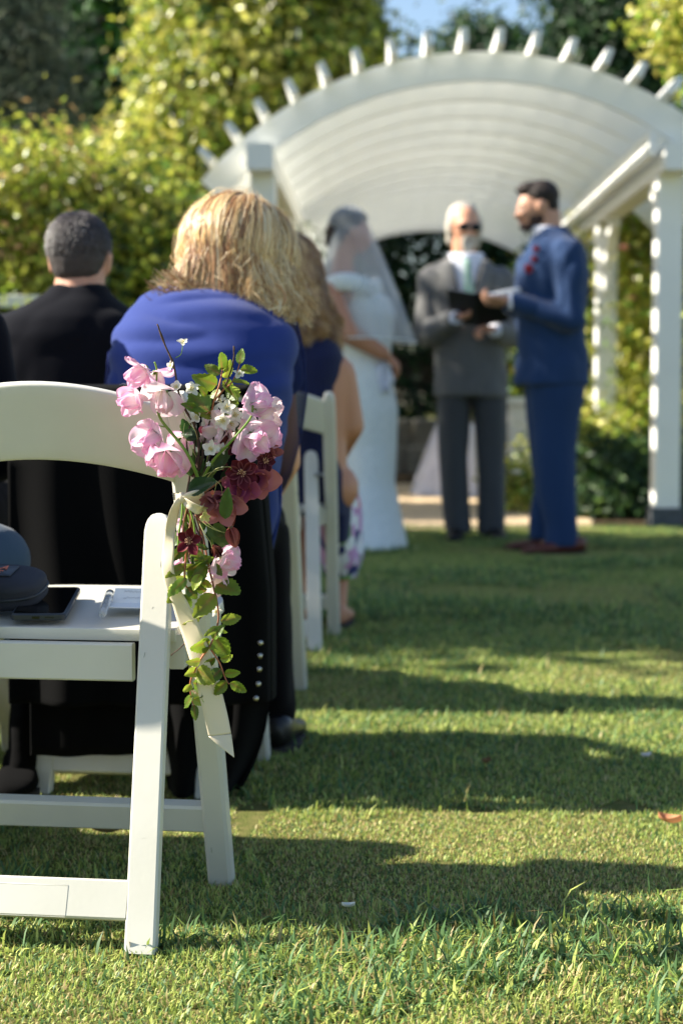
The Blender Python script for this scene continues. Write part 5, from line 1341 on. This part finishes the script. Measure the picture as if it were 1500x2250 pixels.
def pink_fn(base, edge, flush, ph):
    base, edge, flush = lin(base), lin(edge), lin(flush)
    def c(u, av, v):
        t = min(1, max(0, (max(u, av * .9) - .45) / .5)) ** 1.3
        k = mixc(base, edge, t * .85); g = max(0, math.sin(v * 3 + ph) * math.sin(u * 3.1)) ** 2
        vein = .5 + .5 * math.sin(v * 30 + ph)
        k = mixc(k, flush, g * .65); return tuple(x * (1 - .05 * vein) for x in k)
    return c
PW = [((253, 242, 242), (240, 168, 210), (234, 140, 196)), ((253, 244, 244), (242, 178, 216), (236, 148, 204)), ((253, 246, 238), (246, 210, 222), (240, 184, 204))]
def sweet_pea(px, py, size, face, down=(0, 0, -1), pal=0, dd=0.0, seed=0, npet=5):
    """size = bloom width in photo pixels; face = opening direction"""
    r = random.Random(seed * 7 + 1); c = Z(px, py, dd); f = Vector(face).normalized(); S = size * UPX
    b = MB(); o = c - f * S * .38
    b.ellipsoid(o, (S * .10, S * .10, S * .10), None, 6, 8, lin((128, 156, 70)))
    for k in range(5):
        _, a_, b_ = basis(f); an = k * 1.2566; dr = (a_ * math.cos(an) + b_ * math.sin(an)) * .9 + f * .8
        petal(b, o, dr, f, S * .26, S * .12, (.6, .8), -.3, .2, cfn=lambda u, av, v: lin((136, 162, 74)), nu=5, nv=3)
    bl = b.build('sweet_pea_bloom', m_leaf, posy)
    _, a_, b_ = basis(f); pc = PW[pal]
    for k in range(npet):
        an = k * 2 * math.pi / npet + r.uniform(-.35, .35); rad = (a_ * math.cos(an) + b_ * math.sin(an))
        openv = (1.15, .45, .25)[k % 3]
        dr = f * 1.0 + rad * openv
        b = MB(); L = S * r.uniform(.78, .98)
        petal(b, o + rad * S * .04, dr, -rad, L, S * (r.uniform(1.0, 1.2) if k % 3 == 0 else r.uniform(.62, .85)), (.8, .38), (r.uniform(-.9, -.2) if k % 3 == 0 else r.uniform(-.2, .6)), r.uniform(.15, .4), ruf=r.uniform(.1, .18), rk=r.uniform(6, 11), cfn=pink_fn(pc[0], pc[1], pc[2], r.uniform(0, 6)), nu=18, nv=24, ph=r.uniform(0, 6))
        b.build('petal', m_pet, bl)
def blossom(px, py, size, face, dd=0.0, seed=0, n=5, col=(246, 244, 232), half=False):
    r = random.Random(seed + 300); c = Z(px, py, dd); f = Vector(face).normalized(); S = size * UPX; _, a_, b_ = basis(f)
    b = MB()
    b.ellipsoid(c - f * S * .08, (S * .07,) * 3, None, 5, 6, lin((176, 186, 96)))
    for k in range(12):
        an = r.uniform(0, 6.28); e = c + (f * .9 + (a_ * math.cos(an) + b_ * math.sin(an)) * r.uniform(.1, .5)).normalized() * S * r.uniform(.2, .34)
        b.tube([c, e], S * .008 + .0001, 4, col=lin((236, 226, 190))); b.ellipsoid(e, (S * .022,) * 3, None, 4, 5, lin((222, 196, 96)))
    bl = b.build('blossom', m_stem, posy); w_ = lin(col)
    for k in range(n):
        an = k * 2 * math.pi / n + r.uniform(-.15, .15); rad = a_ * math.cos(an) + b_ * math.sin(an)
        b = MB(); petal(b, c, rad * 1.0 + f * r.uniform(.15, .7), f, S * r.uniform(.44, .54), S * r.uniform(.3, .42), (.95, .5), r.uniform(-.3, .5), .35, ruf=.05, cfn=lambda u, av, v: mixc(lin((226, 226, 170)), w_, min(1, u * 2.5 + .2)), nu=7, nv=7, ph=r.uniform(0, 6))
        b.build('petal', m_pet, bl)
def dark_flower(px, py, size, face, dd=0.0, seed=0, n=6, col=(96, 18, 34), back=(176, 96, 100), wide=.42):
    r = random.Random(seed + 600); c = Z(px, py, dd); f = Vector(face).normalized(); S = size * UPX; _, a_, b_ = basis(f)
    b = MB(); b.ellipsoid(c, (S * .05,) * 3, None, 5, 6, lin((120, 60, 50)))
    for k in range(22):
        an = r.uniform(0, 6.28); e = c + (f * .8 + (a_ * math.cos(an) + b_ * math.sin(an)) * r.uniform(.2, .9)).normalized() * S * r.uniform(.13, .22)
        b.tube([c, e], .00022, 4, col=lin((206, 150, 120))); b.ellipsoid(e, (S * .012 + .0002,) * 3, None, 4, 5, lin((226, 178, 140)))
    bl = b.build('burgundy_flower', m_stem, posy); cc = lin(col); ce = lin(back)
    for k in range(n):
        an = k * 2 * math.pi / n + r.uniform(-.2, .2); rad = a_ * math.cos(an) + b_ * math.sin(an)
        b = MB(); petal(b, c + rad * S * .03, rad + f * r.uniform(.05, .35), f, S * r.uniform(.44, .54), S * r.uniform(wide * .85, wide * 1.1), (1.25, .6), r.uniform(-.1, .5), .45, ruf=.03, cfn=lambda u, av, v: mixc(mixc(cc, (cc[0] * .5, cc[1] * .5, cc[2] * .5), 1 - u), ce, max(0, (av - .8) / .2) * .5), nu=8, nv=7)
        b.build('petal', m_petd, bl)
def mauve_bloom(px, py, size, face, dd=0.0, seed=0, n=9, col=(150, 84, 92), inner=(132, 62, 112)):
    r = random.Random(seed + 900); c = Z(px, py, dd); f = Vector(face).normalized(); S = size * UPX; _, a_, b_ = basis(f)
    b = MB(); b.ellipsoid(c - f * S * .1, (S * .12,) * 3, None, 6, 8, lin((96, 40, 60))); bl = b.build('mauve_flower', m_petd, posy)
    for k in range(n):
        an = k * 2.4 + r.uniform(-.2, .2); rad = a_ * math.cos(an) + b_ * math.sin(an); lay = k / n
        base_, ed = lin(inner), lin(col); lt = lin((198, 128, 124))
        b = MB(); petal(b, c - f * S * .1 + rad * S * .05, rad * (1.05 - .55 * lay) + f * (.18 + .9 * lay), f, S * (.56 - .16 * lay), S * r.uniform(.42, .52) * (1 - .25 * lay), (.85, .42), .55, .3, ruf=.035, cfn=lambda u, av, v: mixc(mixc(base_, ed, min(1, u * 1.5)), lt, max(0, max(u, av) - .82) / .18 * .6), nu=10, nv=10, ph=r.uniform(0, 6))
        b.build('petal', m_petd, bl)
def bud(px, py, size, d, dd=0.0, col=(150, 80, 78), seed=0):
    r = random.Random(seed + 1200); c = Z(px, py, dd); d = Vector(d).normalized(); S = size * UPX; _, a_, b_ = basis(d)
    b = MB(); b.ellipsoid(c - d * S * .5, (S * .12,) * 3, None, 6, 8, lin((120, 100, 60))); bl = b.build('flower_bud', m_stem, posy); cl = lin(col)
    for k in range(5):
        an = k * 1.2566; rad = a_ * math.cos(an) + b_ * math.sin(an); b = MB()
        petal(b, c - d * S * .5, d + rad * .45, -rad, S * r.uniform(.95, 1.1), S * .75, (.8, .5), .75, .4, cfn=lambda u, av, v: mixc(cl, lin((196, 124, 100)), max(0, u - .6)), nu=8, nv=7); b.build('petal', m_petd, bl)

LG = [((146, 170, 50), (108, 136, 42)), ((118, 148, 48), (86, 114, 40)), ((176, 192, 70), (134, 158, 54))]
def leaf(parent, p0, p1, w=.62, g=0, nrm=None, curl=None, seed=0, red=True, ser=1.0, fold=None, name='leaf', col=None):
    """serrated ovate leaf from its stalk end p0 to its tip p1 (world points)"""
    r = random.Random(seed * 13 + 5 + int(abs(p0.x) * 1e4)); d = p1 - p0; L = d.length * 1.12; d.normalize()
    n = Vector(nrm) if nrm else V(r.uniform(-.7, .7), -1, r.uniform(-.4, .8)); n = (n - d * n.dot(d)).normalized(); s = d.cross(n)
    curl = r.uniform(-.7, .9) if curl is None else curl; fold = r.uniform(.05, .55) if fold is None else fold
    nu, nv = 15, 7; vs = []; cs = []; lv = r.uniform(.55, 1.1); c1, c2 = (tuple(q * lv for q in lin(LG[g][0])), tuple(q * lv for q in lin(LG[g][1]))) if col is None else (lin(col), tuple(x * .8 for x in lin(col)))
    W = L * w; rr_ = lin((168, 96, 66)); ph = r.uniform(0, 6)
    for i in range(nu):
        u = i / (nu - 1); a = curl * (u - .3)
        wv = W * (math.sin(math.pi * min(.995, u ** .72 * .985 + .01)) ** .75) * (1 + (.10 * ser if i % 2 else -.04 * ser))
        cx = math.sin(curl * u) / curl * L if abs(curl) > .01 else L * u; cn = -(1 - math.cos(curl * u)) / curl * L if abs(curl) > .01 else 0
        for j in range(nv):
            v = -1 + 2 * j / (nv - 1)
            wob = .05 * L * math.sin(u * 9 + v * 2 + ph) * abs(v) * .6
            p = p0 + d * (cx + (.03 * L * (1 if i % 2 else 0) * abs(v) * ser)) + n * (cn + fold * wv * .5 * abs(v) + wob) + s * wv * .5 * v * (1 - .1 * fold)
            k = mixc(c2, c1, .3 + .7 * abs(v)); ve = 1 - min(1, abs(math.sin(u * 11 - abs(v) * 2.2)) * 3)
            if red and v == 0: k = mixc(k, rr_, .6 * (1 - u))
            elif red: k = mixc(k, rr_, .22 * ve * (1 - abs(v)))
            vs.append(p); cs.append(k)
    fs = [(i * nv + j, (i + 1) * nv + j, (i + 1) * nv + j + 1, i * nv + j + 1) for i in range(nu - 1) for j in range(nv - 1)]
    b = MB(); b.add(vs, fs, cs); return b.build(name, m_leaf, parent)

GRN = lin((118, 150, 56)); REDS = lin((184, 112, 74)); DK = lin((72, 52, 44))
def stem(pts, r0, r1, col, name='flower_stem', mat=None, knobs=0):
    """pts: (px, py[, dd]) run through a smooth curve"""
    q = [Z(p[0], p[1], p[2] if len(p) > 2 else 0) for p in pts]; out = []
    for i in range(len(q) - 1):
        a, b_, c, d = q[max(i - 1, 0)], q[i], q[i + 1], q[min(i + 2, len(q) - 1)]
        for k in range(5):
            t = k / 5; out.append(.5 * ((2 * b_) + (c - a) * t + (2 * a - 5 * b_ + 4 * c - d) * t * t + (3 * b_ - 3 * c + d - a) * t ** 3))
    out.append(q[-1]); m = len(out); rad = [r0 + (r1 - r0) * i / (m - 1) for i in range(m)]
    if knobs:
        for i in range(m):
            if br.random() < knobs: rad[i] *= 1.5
            out[i] = out[i] + V(br.uniform(-1, 1), br.uniform(-1, 1), 0) * r0 * .3
    b = MB(); b.tube(out, rad, 7, col=col); return b.build(name, mat or m_stem, posy)

# --- stems gathered in the ribbon knot at (398,1093)
K = (404, 1096, .01)
twig = stem([(346, 712), (362, 755), (382, 803), (390, 850), (402, 890), (425, 930), (437, 975), (432, 1040), K], .0011, .0022, None, 'woody_twig', m_twig, .2)
twig2 = stem([(514, 760), (512, 800), (494, 850), (470, 900), (452, 960), (438, 1030), K], .0010, .0016, None, 'woody_twig', m_twig, .15)
twig3 = stem([(443, 1352), (430, 1372), (416, 1398), (402, 1418), (376, 1440)], .0013, .0007, None, 'woody_twig', m_twig, .3)
stem([(402, 757), (398, 778), (386, 786)], .0005, .0006, GRN)
stem([(347, 905), (356, 925, -.01), (376, 950, -.02), (402, 982, -.03), (420, 1012, -.03), (436, 1052, -.02)], .0019, .0024, GRN)
stem([(556, 885, -.01), (552, 915, -.02), (530, 945, -.03), (502, 976, -.03), (470, 1010, -.02), (446, 1050, -.01), (430, 1090)], .0015, .0022, GRN)
stem([(343, 850), (345, 815), (340, 795)], .0012, .0014, GRN)
stem([(333, 932), (352, 936, -.01), (362, 938, -.015)], .001, .001, GRN)
for (a_, b_, c_, d_) in (((440, 930), (446, 985), (440, 1040), (414, 1096)), ((470, 960), (458, 1010), (440, 1060), (410, 1100)), ((430, 900), (428, 980), (430, 1050), (406, 1100)),
                        ((500, 1000), (470, 1040), (440, 1080), (412, 1110)), ((520, 1030), (480, 1060), (440, 1090), (415, 1120)), ((458, 1000), (444, 1060), (425, 1100), (412, 1150)),
                        ((402, 1090), (400, 1130), (394, 1170), (392, 1200)), ((410, 1095), (408, 1130), (402, 1170), (404, 1210)), ((418, 1100), (420, 1140), (414, 1180), (418, 1220)),
                        ((424, 1100), (438, 1140), (440, 1180), (448, 1230)), ((430, 1100), (450, 1130), (462, 1170), (470, 1210)), ((415, 1110), (426, 1150), (430, 1190), (440, 1240)), ((420, 930), (410, 970), (418, 1030), (410, 1090)), ((450, 940), (436, 1000), (428, 1060), (414, 1100))):
    dz = br.uniform(-.02, .03); stem([(p[0], p[1], dz) for p in (a_, b_, c_, d_)], .0013, .0017, br.choice([GRN, GRN, DK, lin((150, 104, 70)), lin((92, 124, 48))]))
# tendrils
for t_ in ([(404, 905, -.02), (412, 925, -.03), (428, 945, -.03), (434, 965, -.02)], [(406, 930, -.02), (404, 955, -.03), (418, 980, -.03), (432, 1005, -.02)], [(455, 1050, -.03), (475, 1030, -.04), (505, 1026, -.04), (508, 1034, -.03)],
           [(440, 1050, -.03), (462, 1038, -.04), (492, 1030, -.04)], [(460, 1052, -.04), (474, 1058, -.045), (472, 1080, -.045), (466, 1092, -.04)], [(474, 1056, -.04), (486, 1068, -.045), (488, 1090, -.04)],
           [(440, 1140, -.03), (455, 1155, -.035), (478, 1166, -.035), (494, 1170, -.03)], [(446, 1140, -.03), (470, 1160, -.035), (486, 1168, -.03)], [(436, 1145, -.02), (448, 1170, -.03), (462, 1190, -.03), (466, 1205, -.03)]):
    stem(t_, .0005, .0003, lin((186, 184, 112)), 'tendril')

# --- sweet peas
sweet_pea(306, 822, 60, (-.62, -.55, -.65), pal=0, dd=-.005, seed=1)
sweet_pea(346, 834, 54, (.35, -.5, -.8), pal=1, dd=.012, seed=2, npet=4)
sweet_pea(290, 880, 62, (-.8, -.5, -.5), pal=0, dd=-.012, seed=3)
sweet_pea(359, 880, 68, (-.1, -.65, -.75), pal=2, dd=-.02, seed=4, npet=6)
sweet_pea(328, 964, 68, (-.55, -.7, -.5), pal=1, dd=-.015, seed=5, npet=6)
sweet_pea(370, 1014, 76, (.05, -.6, -.85), pal=0, dd=-.03, seed=6, npet=6)
sweet_pea(344, 1006, 58, (-.6, -.6, -.6), pal=1, dd=-.01, seed=7)
sweet_pea(570, 886, 62, (.6, -.6, .35), pal=1, dd=-.005, seed=8)
sweet_pea(592, 912, 58, (.85, -.5, -.1), pal=2, dd=.0, seed=9)
sweet_pea(562, 966, 76, (.35, -.8, -.35), pal=1, dd=-.02, seed=10, npet=6)
sweet_pea(590, 966, 56, (.8, -.5, .1), pal=0, dd=.01, seed=12)
sweet_pea(524, 946, 70, (.1, -.8, .2), pal=2, dd=.015, seed=11)
sweet_pea(480, 954, 62, (-.5, -.8, -.3), pal=2, dd=-.008, seed=13, npet=5)
sweet_pea(500, 1232, 60, (.7, -.7, -.1), pal=1, dd=-.01, seed=14)
sweet_pea(480, 1270, 62, (.2, -.8, -.55), pal=2, dd=.0, seed=15)
sweet_pea(398, 975, 44, (.3, -.6, -.6), pal=0, dd=.03, seed=16, npet=4)
sweet_pea(399, 1022, 36, (.2, -.8, -.6), pal=1, dd=.02, seed=17, npet=4)
sweet_pea(408, 1168, 40, (-.4, -.6, -.6), pal=0, dd=.03, seed=18, npet=4)
sweet_pea(400, 1230, 36, (-.5, -.6, -.6), pal=0, dd=.03, seed=19, npet=4)
# --- white blossom
for i, (px, py, sz, f, dd) in enumerate(((402, 754, 30, (.2, -.5, .8), 0), (378, 806, 34, (-.5, -.5, .4), 0), (420, 857, 42, (.2, -.8, .5), -.01), (389, 851, 34, (-.2, -.8, .3), -.005), (525, 823, 30, (.3, -.7, .6), 0),
                                      (485, 882, 34, (-.3, -.5, .8), 0), (498, 898, 46, (.1, -.9, .4), -.012), (514, 913, 44, (.5, -.8, .2), -.004), (490, 924, 48, (-.1, -1, -.2), -.016), (474, 908, 40, (-.6, -.8, .3), -.004), (505, 930, 42, (.4, -.9, -.3), -.002),
                                      (434, 921, 40, (-.4, -.7, .6), -.012), (452, 925, 36, (.3, -.9, .1), .01), (464, 988, 44, (-.1, -.9, .3), -.03), (484, 986, 30, (.6, -.7, .3), -.022), (449, 1132, 34, (.1, -.8, -.5), -.04), (446, 1118, 22, (.3, -.8, .5), -.035), (474, 1342, 30, (.4, -.7, -.2), .0), (458, 1020, 14, (.2, -.8, .3), -.03))):
    blossom(px, py, sz, f, dd, i, 5, (232, 230, 168) if 1110 < py < 1140 else (246, 244, 234))
# --- burgundy and mauve
mauve_bloom(562, 1054, 112, (.3, -.9, .0), .008, 1, 8, (206, 130, 126), (168, 92, 160))
mauve_bloom(528, 1068, 104, (-.1, -.9, -.3), -.002, 2, 7, (190, 104, 140), (176, 100, 176))
mauve_bloom(490, 1106, 112, (.0, -.9, -.4), -.014, 3, 9, (196, 128, 132), (170, 104, 148))
mauve_bloom(462, 1102, 56, (-.4, -.85, -.3), -.034, 4, 6, (166, 104, 110), (136, 80, 96))
mauve_bloom(598, 994, 52, (.6, -.6, .5), .01, 5, 6, (160, 96, 88), (128, 70, 80))
dark_flower(533, 1040, 74, (-.05, -.9, .15), -.028, 1, 7)
dark_flower(582, 1014, 50, (.3, -.85, .2), -.02, 2, 6, (84, 22, 34))
dark_flower(416, 1190, 62, (-.15, -.9, .2), -.035, 3, 5, (104, 16, 34), (200, 110, 112), .36)
dark_flower(522, 984, 46, (-.2, -.9, .3), -.01, 4, 5, (76, 16, 28))
bud(491, 962, 34, (-.1, -.4, -.9), .0, (98, 34, 38), 1); bud(512, 1180, 44, (.25, -.3, -.9), -.01, (160, 86, 78), 2); bud(476, 1210, 36, (-.3, -.6, .6), -.02, (92, 40, 44), 3); bud(506, 1145, 34, (.2, -.3, -.9), .01, (130, 60, 50), 4); bud(580, 1030, 26, (.1, -.4, -.9), .02, (150, 70, 76), 5)
bud(443, 944, 18, (.0, -.5, .8), -.01, (220, 110, 140), 6); bud(467, 1082, 12, (.2, -.5, .8), -.05, (226, 140, 128), 7)
# --- leafy spray at the top
sp = stem([(466, 905, -.01), (470, 880, -.01), (482, 846, -.01), (488, 812, 0), (485, 790, 0)], .0014, .0009, REDS, 'leaf_spray')
def sprig(parent, lst, g=0, w=.62, dd=0.0, red=True):
    for i, l in enumerate(lst):
        a = l[0]; c = l[1]; leaf(parent, Z(a[0], a[1], dd + br.uniform(-.012, .012)), Z(c[0], c[1], dd + br.uniform(-.022, .018)), l[2] if len(l) > 2 else w, l[3] if len(l) > 3 else br.randrange(3), seed=i, red=red)
sprig(sp, [((488, 812), (479, 774), .55), ((484, 822), (452, 804), .6), ((476, 846), (434, 832), .62), ((490, 812), (506, 796), .7), ((492, 830), (510, 802), .5), ((488, 838), (512, 850), .7), ((486, 862), (462, 870), .7), ((494, 846), (520, 872), .55)])
sp2 = stem([(470, 882, -.005), (490, 858, -.005), (508, 842, 0), (520, 820, 0), (526, 800, 0)], .0013, .0007, REDS, 'leaf_spray')
sprig(sp2, [((526, 800), (530, 768), .58), ((528, 812), (562, 816), .62), ((510, 838), (546, 842), .36), ((500, 852), (520, 876), .6), ((496, 876), (516, 888), .8), ((484, 895), (514, 905), .6)])
sp3 = stem([(476, 920, .0), (456, 902, -.01), (440, 884, -.01)], .0012, .0009, REDS, 'leaf_spray')
sprig(sp3, [((458, 904), (420, 868), .82, 1), ((452, 870), (440, 850), .6), ((470, 912), (440, 905), .5), ((474, 918), (500, 930), .6), ((430, 900), (406, 888), .5), ((414, 900), (430, 884), .6)], dd=-.012)
# dark inner leaves
inner = stem([(432, 1000), (430, 1060), (424, 1096)], .0015, .0018, DK, 'leaf_stalk')
for i, (a, c, w_, col) in enumerate((((412, 1080), (478, 1064), .55, (34, 72, 38)), ((440, 960), (400, 950), .6, (44, 74, 38)), ((432, 1046), (446, 1010), .4, (76, 108, 50)), ((418, 1046), (410, 1000), .5, (84, 116, 50)), ((470, 1030), (512, 992), .5, (70, 96, 48)), ((440, 1040), (428, 990), .42, (88, 120, 52)),
                                       ((500, 986), (530, 978), .5, (110, 136, 52)), ((424, 1100), (404, 1118), .6, (82, 112, 44)), ((494, 1140), (500, 1078), .42, (92, 124, 60)), ((456, 1160), (512, 1206), .38, (96, 124, 54)), ((470, 1150), (500, 1185), .5, (84, 112, 46)))):
    leaf(inner, Z(*a, -.04 if i in (0, 8) else .0), Z(*c, -.05 if i in (0, 8) else .005), w_, 1, seed=i + 50, red=False, col=col, ser=.5)
rl = random.Random(9)
for i in range(26):
    if i < 15: cx_, cy_ = rl.uniform(414, 505), rl.uniform(935, 1070)
    else: cx_, cy_ = rl.uniform(398, 462), rl.uniform(1112, 1225)
    an = rl.uniform(-2.6, -.5) if i < 15 else rl.uniform(.6, 2.5); ln_ = rl.uniform(34, 52); dz = rl.uniform(.012, .034)
    leaf(inner, Z(cx_, cy_, dz), Z(cx_ + ln_ * math.cos(an), cy_ + ln_ * math.sin(an), dz + rl.uniform(-.01, .01)), rl.uniform(.4, .62), 1, seed=i + 200, red=False, ser=.6,
         col=rl.choice([(52, 84, 40), (70, 102, 44), (40, 66, 34), (92, 118, 50), (84, 40, 40)]))
for i in range(12):
    x0 = rl.uniform(398, 452); stem([(408 + rl.uniform(-8, 14), 1098, rl.uniform(0, .03)), ((408 + x0) / 2, 1150, rl.uniform(0, .03)), (x0, rl.uniform(1190, 1240), rl.uniform(0, .03))], .0014, .001, rl.choice([GRN, DK, lin((96, 126, 50)), lin((140, 96, 66))]))
# --- leaf sprays below the knot
s1 = stem([(410, 1205, -.02), (408, 1235, -.02), (406, 1260, -.025), (408, 1285, -.02), (418, 1300, -.02)], .0015, .0009, REDS, 'trailing_spray')
sprig(s1, [((412, 1200), (374, 1230), .4), ((410, 1240), (368, 1266), .36), ((408, 1264), (372, 1298), .5), ((410, 1270), (372, 1308), .4), ((412, 1250), (450, 1242), .9, 1), ((416, 1278), (452, 1246), .8, 1), ((426, 1232), (466, 1228), .55, 1),
           ((440, 1262), (424, 1288), .6), ((396, 1300), (370, 1322), .6), ((400, 1306), (420, 1338), .6), ((412, 1290), (432, 1314), .7), ((420, 1214), (446, 1222), .7), ((430, 1200), (456, 1206), .5), ((424, 1240), (404, 1256), .6)], dd=-.022)
s2 = stem([(430, 1130, .0), (446, 1180, .005), (458, 1240, -.005), (470, 1292, -.01), (478, 1330, -.01), (480, 1362, -.012), (470, 1400, -.014), (458, 1426, -.015)], .0018, .0013, lin((150, 96, 74)), 'trailing_spray')
sprig(s2, [((468, 1240), (486, 1262), .6, 1), ((476, 1284), (522, 1300), .85, 1), ((460, 1240), (436, 1226), .6, 1), ((472, 1306), (430, 1352), .62, 2), ((436, 1348), (428, 1370), .5), ((484, 1364), (522, 1358), .55), ((480, 1376), (450, 1402), .35), ((478, 1384), (498, 1390), .4), ((474, 1400), (500, 1440), .85, 0), ((462, 1410), (416, 1420), .62), ((468, 1404), (484, 1376), .5), ((452, 1432), (466, 1418), .5),
           ((440, 1276), (464, 1290), .6), ((452, 1300), (430, 1286), .7, 1)], dd=-.014)
s3 = stem([(462, 1420, -.015), (444, 1444, -.016), (430, 1470, -.018), (418, 1500, -.018), (420, 1530, -.018), (426, 1550, -.018)], .0014, .0008, REDS, 'trailing_spray')
sprig(s3, [((440, 1452), (414, 1456), .6), ((448, 1436), (462, 1412), .4), ((432, 1476), (410, 1482), .6), ((434, 1470), (460, 1498), .8, 2), ((424, 1500), (446, 1508), .6), ((420, 1502), (404, 1524), .5), ((420, 1516), (442, 1530), .7), ((424, 1534), (446, 1546), .7), ((422, 1530), (408, 1552), .5), ((426, 1548), (430, 1580), .5)], dd=-.02)
s4 = stem([(464, 1428, -.012), (482, 1456, -.014), (492, 1482, -.014), (500, 1500, -.014), (508, 1502, -.014)], .0013, .0007, REDS, 'trailing_spray')
sprig(s4, [((484, 1448), (516, 1446), .5), ((472, 1444), (448, 1464), .4), ((494, 1480), (530, 1476), .42), ((486, 1470), (458, 1498), .55), ((498, 1496), (474, 1524), .6), ((506, 1500), (540, 1520), .5)], dd=-.014)
# small unopened flower on its stalk
stem([(424, 1364, -.02), (412, 1366, -.02), (408, 1370, -.02)], .0006, .0008, lin((190, 196, 110))); bud(405, 1371, 9, (-.8, -.3, -.2), -.02, (196, 196, 110), 9)

# --- ribbon: knot, loop and the long tail
def strip(name, pts, parent, nv=7, gut=.0):
    """pts: (px_left, px_right, py_left, py_right, depth_left, depth_right)"""
    q = [(P(l, yl, BD + dl), P(r_, yr, BD + dr)) for l, r_, yl, yr, dl, dr in pts]; vs = []; m = 0
    def cat(a, b_, c, d, t): return .5 * ((2 * b_) + (c - a) * t + (2 * a - 5 * b_ + 4 * c - d) * t * t + (3 * b_ - 3 * c + d - a) * t ** 3)
    rows = []
    for i in range(len(q) - 1):
        for k in range(6):
            t = k / 6; g = [q[max(i - 1, 0)], q[i], q[i + 1], q[min(i + 2, len(q) - 1)]]
            rows.append((cat(g[0][0], g[1][0], g[2][0], g[3][0], t), cat(g[0][1], g[1][1], g[2][1], g[3][1], t)))
    rows.append(q[-1]); b = MB()
    for a_, c_ in rows:
        for j in range(nv):
            v = j / (nv - 1); p = a_.lerp(c_, v) + V(0, -gut * math.sin(math.pi * v), 0); vs.append(p)
    fs = [(i * nv + j, (i + 1) * nv + j, (i + 1) * nv + j + 1, i * nv + j + 1) for i in range(len(rows) - 1) for j in range(nv - 1)]
    b.add(vs, fs); return b.build(name, m_rib, parent, solid=.0005)
b = MB(); b.ellipsoid(Z(400, 1094, -.035), (.0065, .006, .008), None, 8, 12); knot = b.build('ribbon', m_rib, posy)
knot['label'] = 'cream satin ribbon tied in a bow'
strip('bow_loop', [(399, 401, 1088, 1096, -.035, -.033), (412, 404, 1082, 1098, -.045, -.035), (430, 414, 1077, 1106, -.05, -.036), (446, 424, 1078, 1110, -.045, -.03), (450, 436, 1090, 1112, -.03, -.02)], knot, gut=.004)
strip('bow_loop', [(399, 402, 1092, 1100, -.034, -.034), (410, 404, 1096, 1110, -.045, -.04), (428, 416, 1106, 1120, -.052, -.044), (444, 434, 1112, 1130, -.05, -.04), (450, 448, 1104, 1122, -.035, -.03)], knot, gut=-.004)
tail = [(395, 401, 1088, 1100, -.036, -.036), (382, 396, 1106, 1112, -.045, -.036), (371, 392, 1130, 1134, -.045, -.028), (362, 385, 1170, 1172, -.03, -.03), (357, 383, 1210, 1210, -.02, -.034), (356, 382, 1250, 1250, -.02, -.03), (364, 394, 1290, 1288, -.018, -.022), (378, 412, 1325, 1322, -.015, -.02),
        (388, 430, 1360, 1356, -.008, -.02), (402, 446, 1400, 1394, -.004, -.02), (414, 462, 1440, 1430, -.010, -.014), (426, 475, 1480, 1472, -.016, -.010), (438, 487, 1530, 1518, -.018, -.006), (450, 500, 1580, 1570, -.016, -.006), (458, 508, 1618, 1612, -.016, -.008)]
tl = strip('ribbon_tail', tail, knot, gut=.0012)
strip('ribbon_end', [(458.2, 508.2, 1618.5, 1612.5, -.0165, -.0085), (480, 511.5, 1638, 1637, -.02, -.012), (514, 514.6, 1664, 1664, -.018, -.016)], knot, gut=.001)
# band round the chair upright
b = MB()
for k in range(3): 
    b.tube([V(0, 0, 0) + Z(382 + k, 1086 + k * 5, .075) , Z(392, 1088 + k * 4, -.0), Z(400, 1092 + k * 2, -.03)], .0022, 6)
b.build('ribbon_band', m_rib, knot)
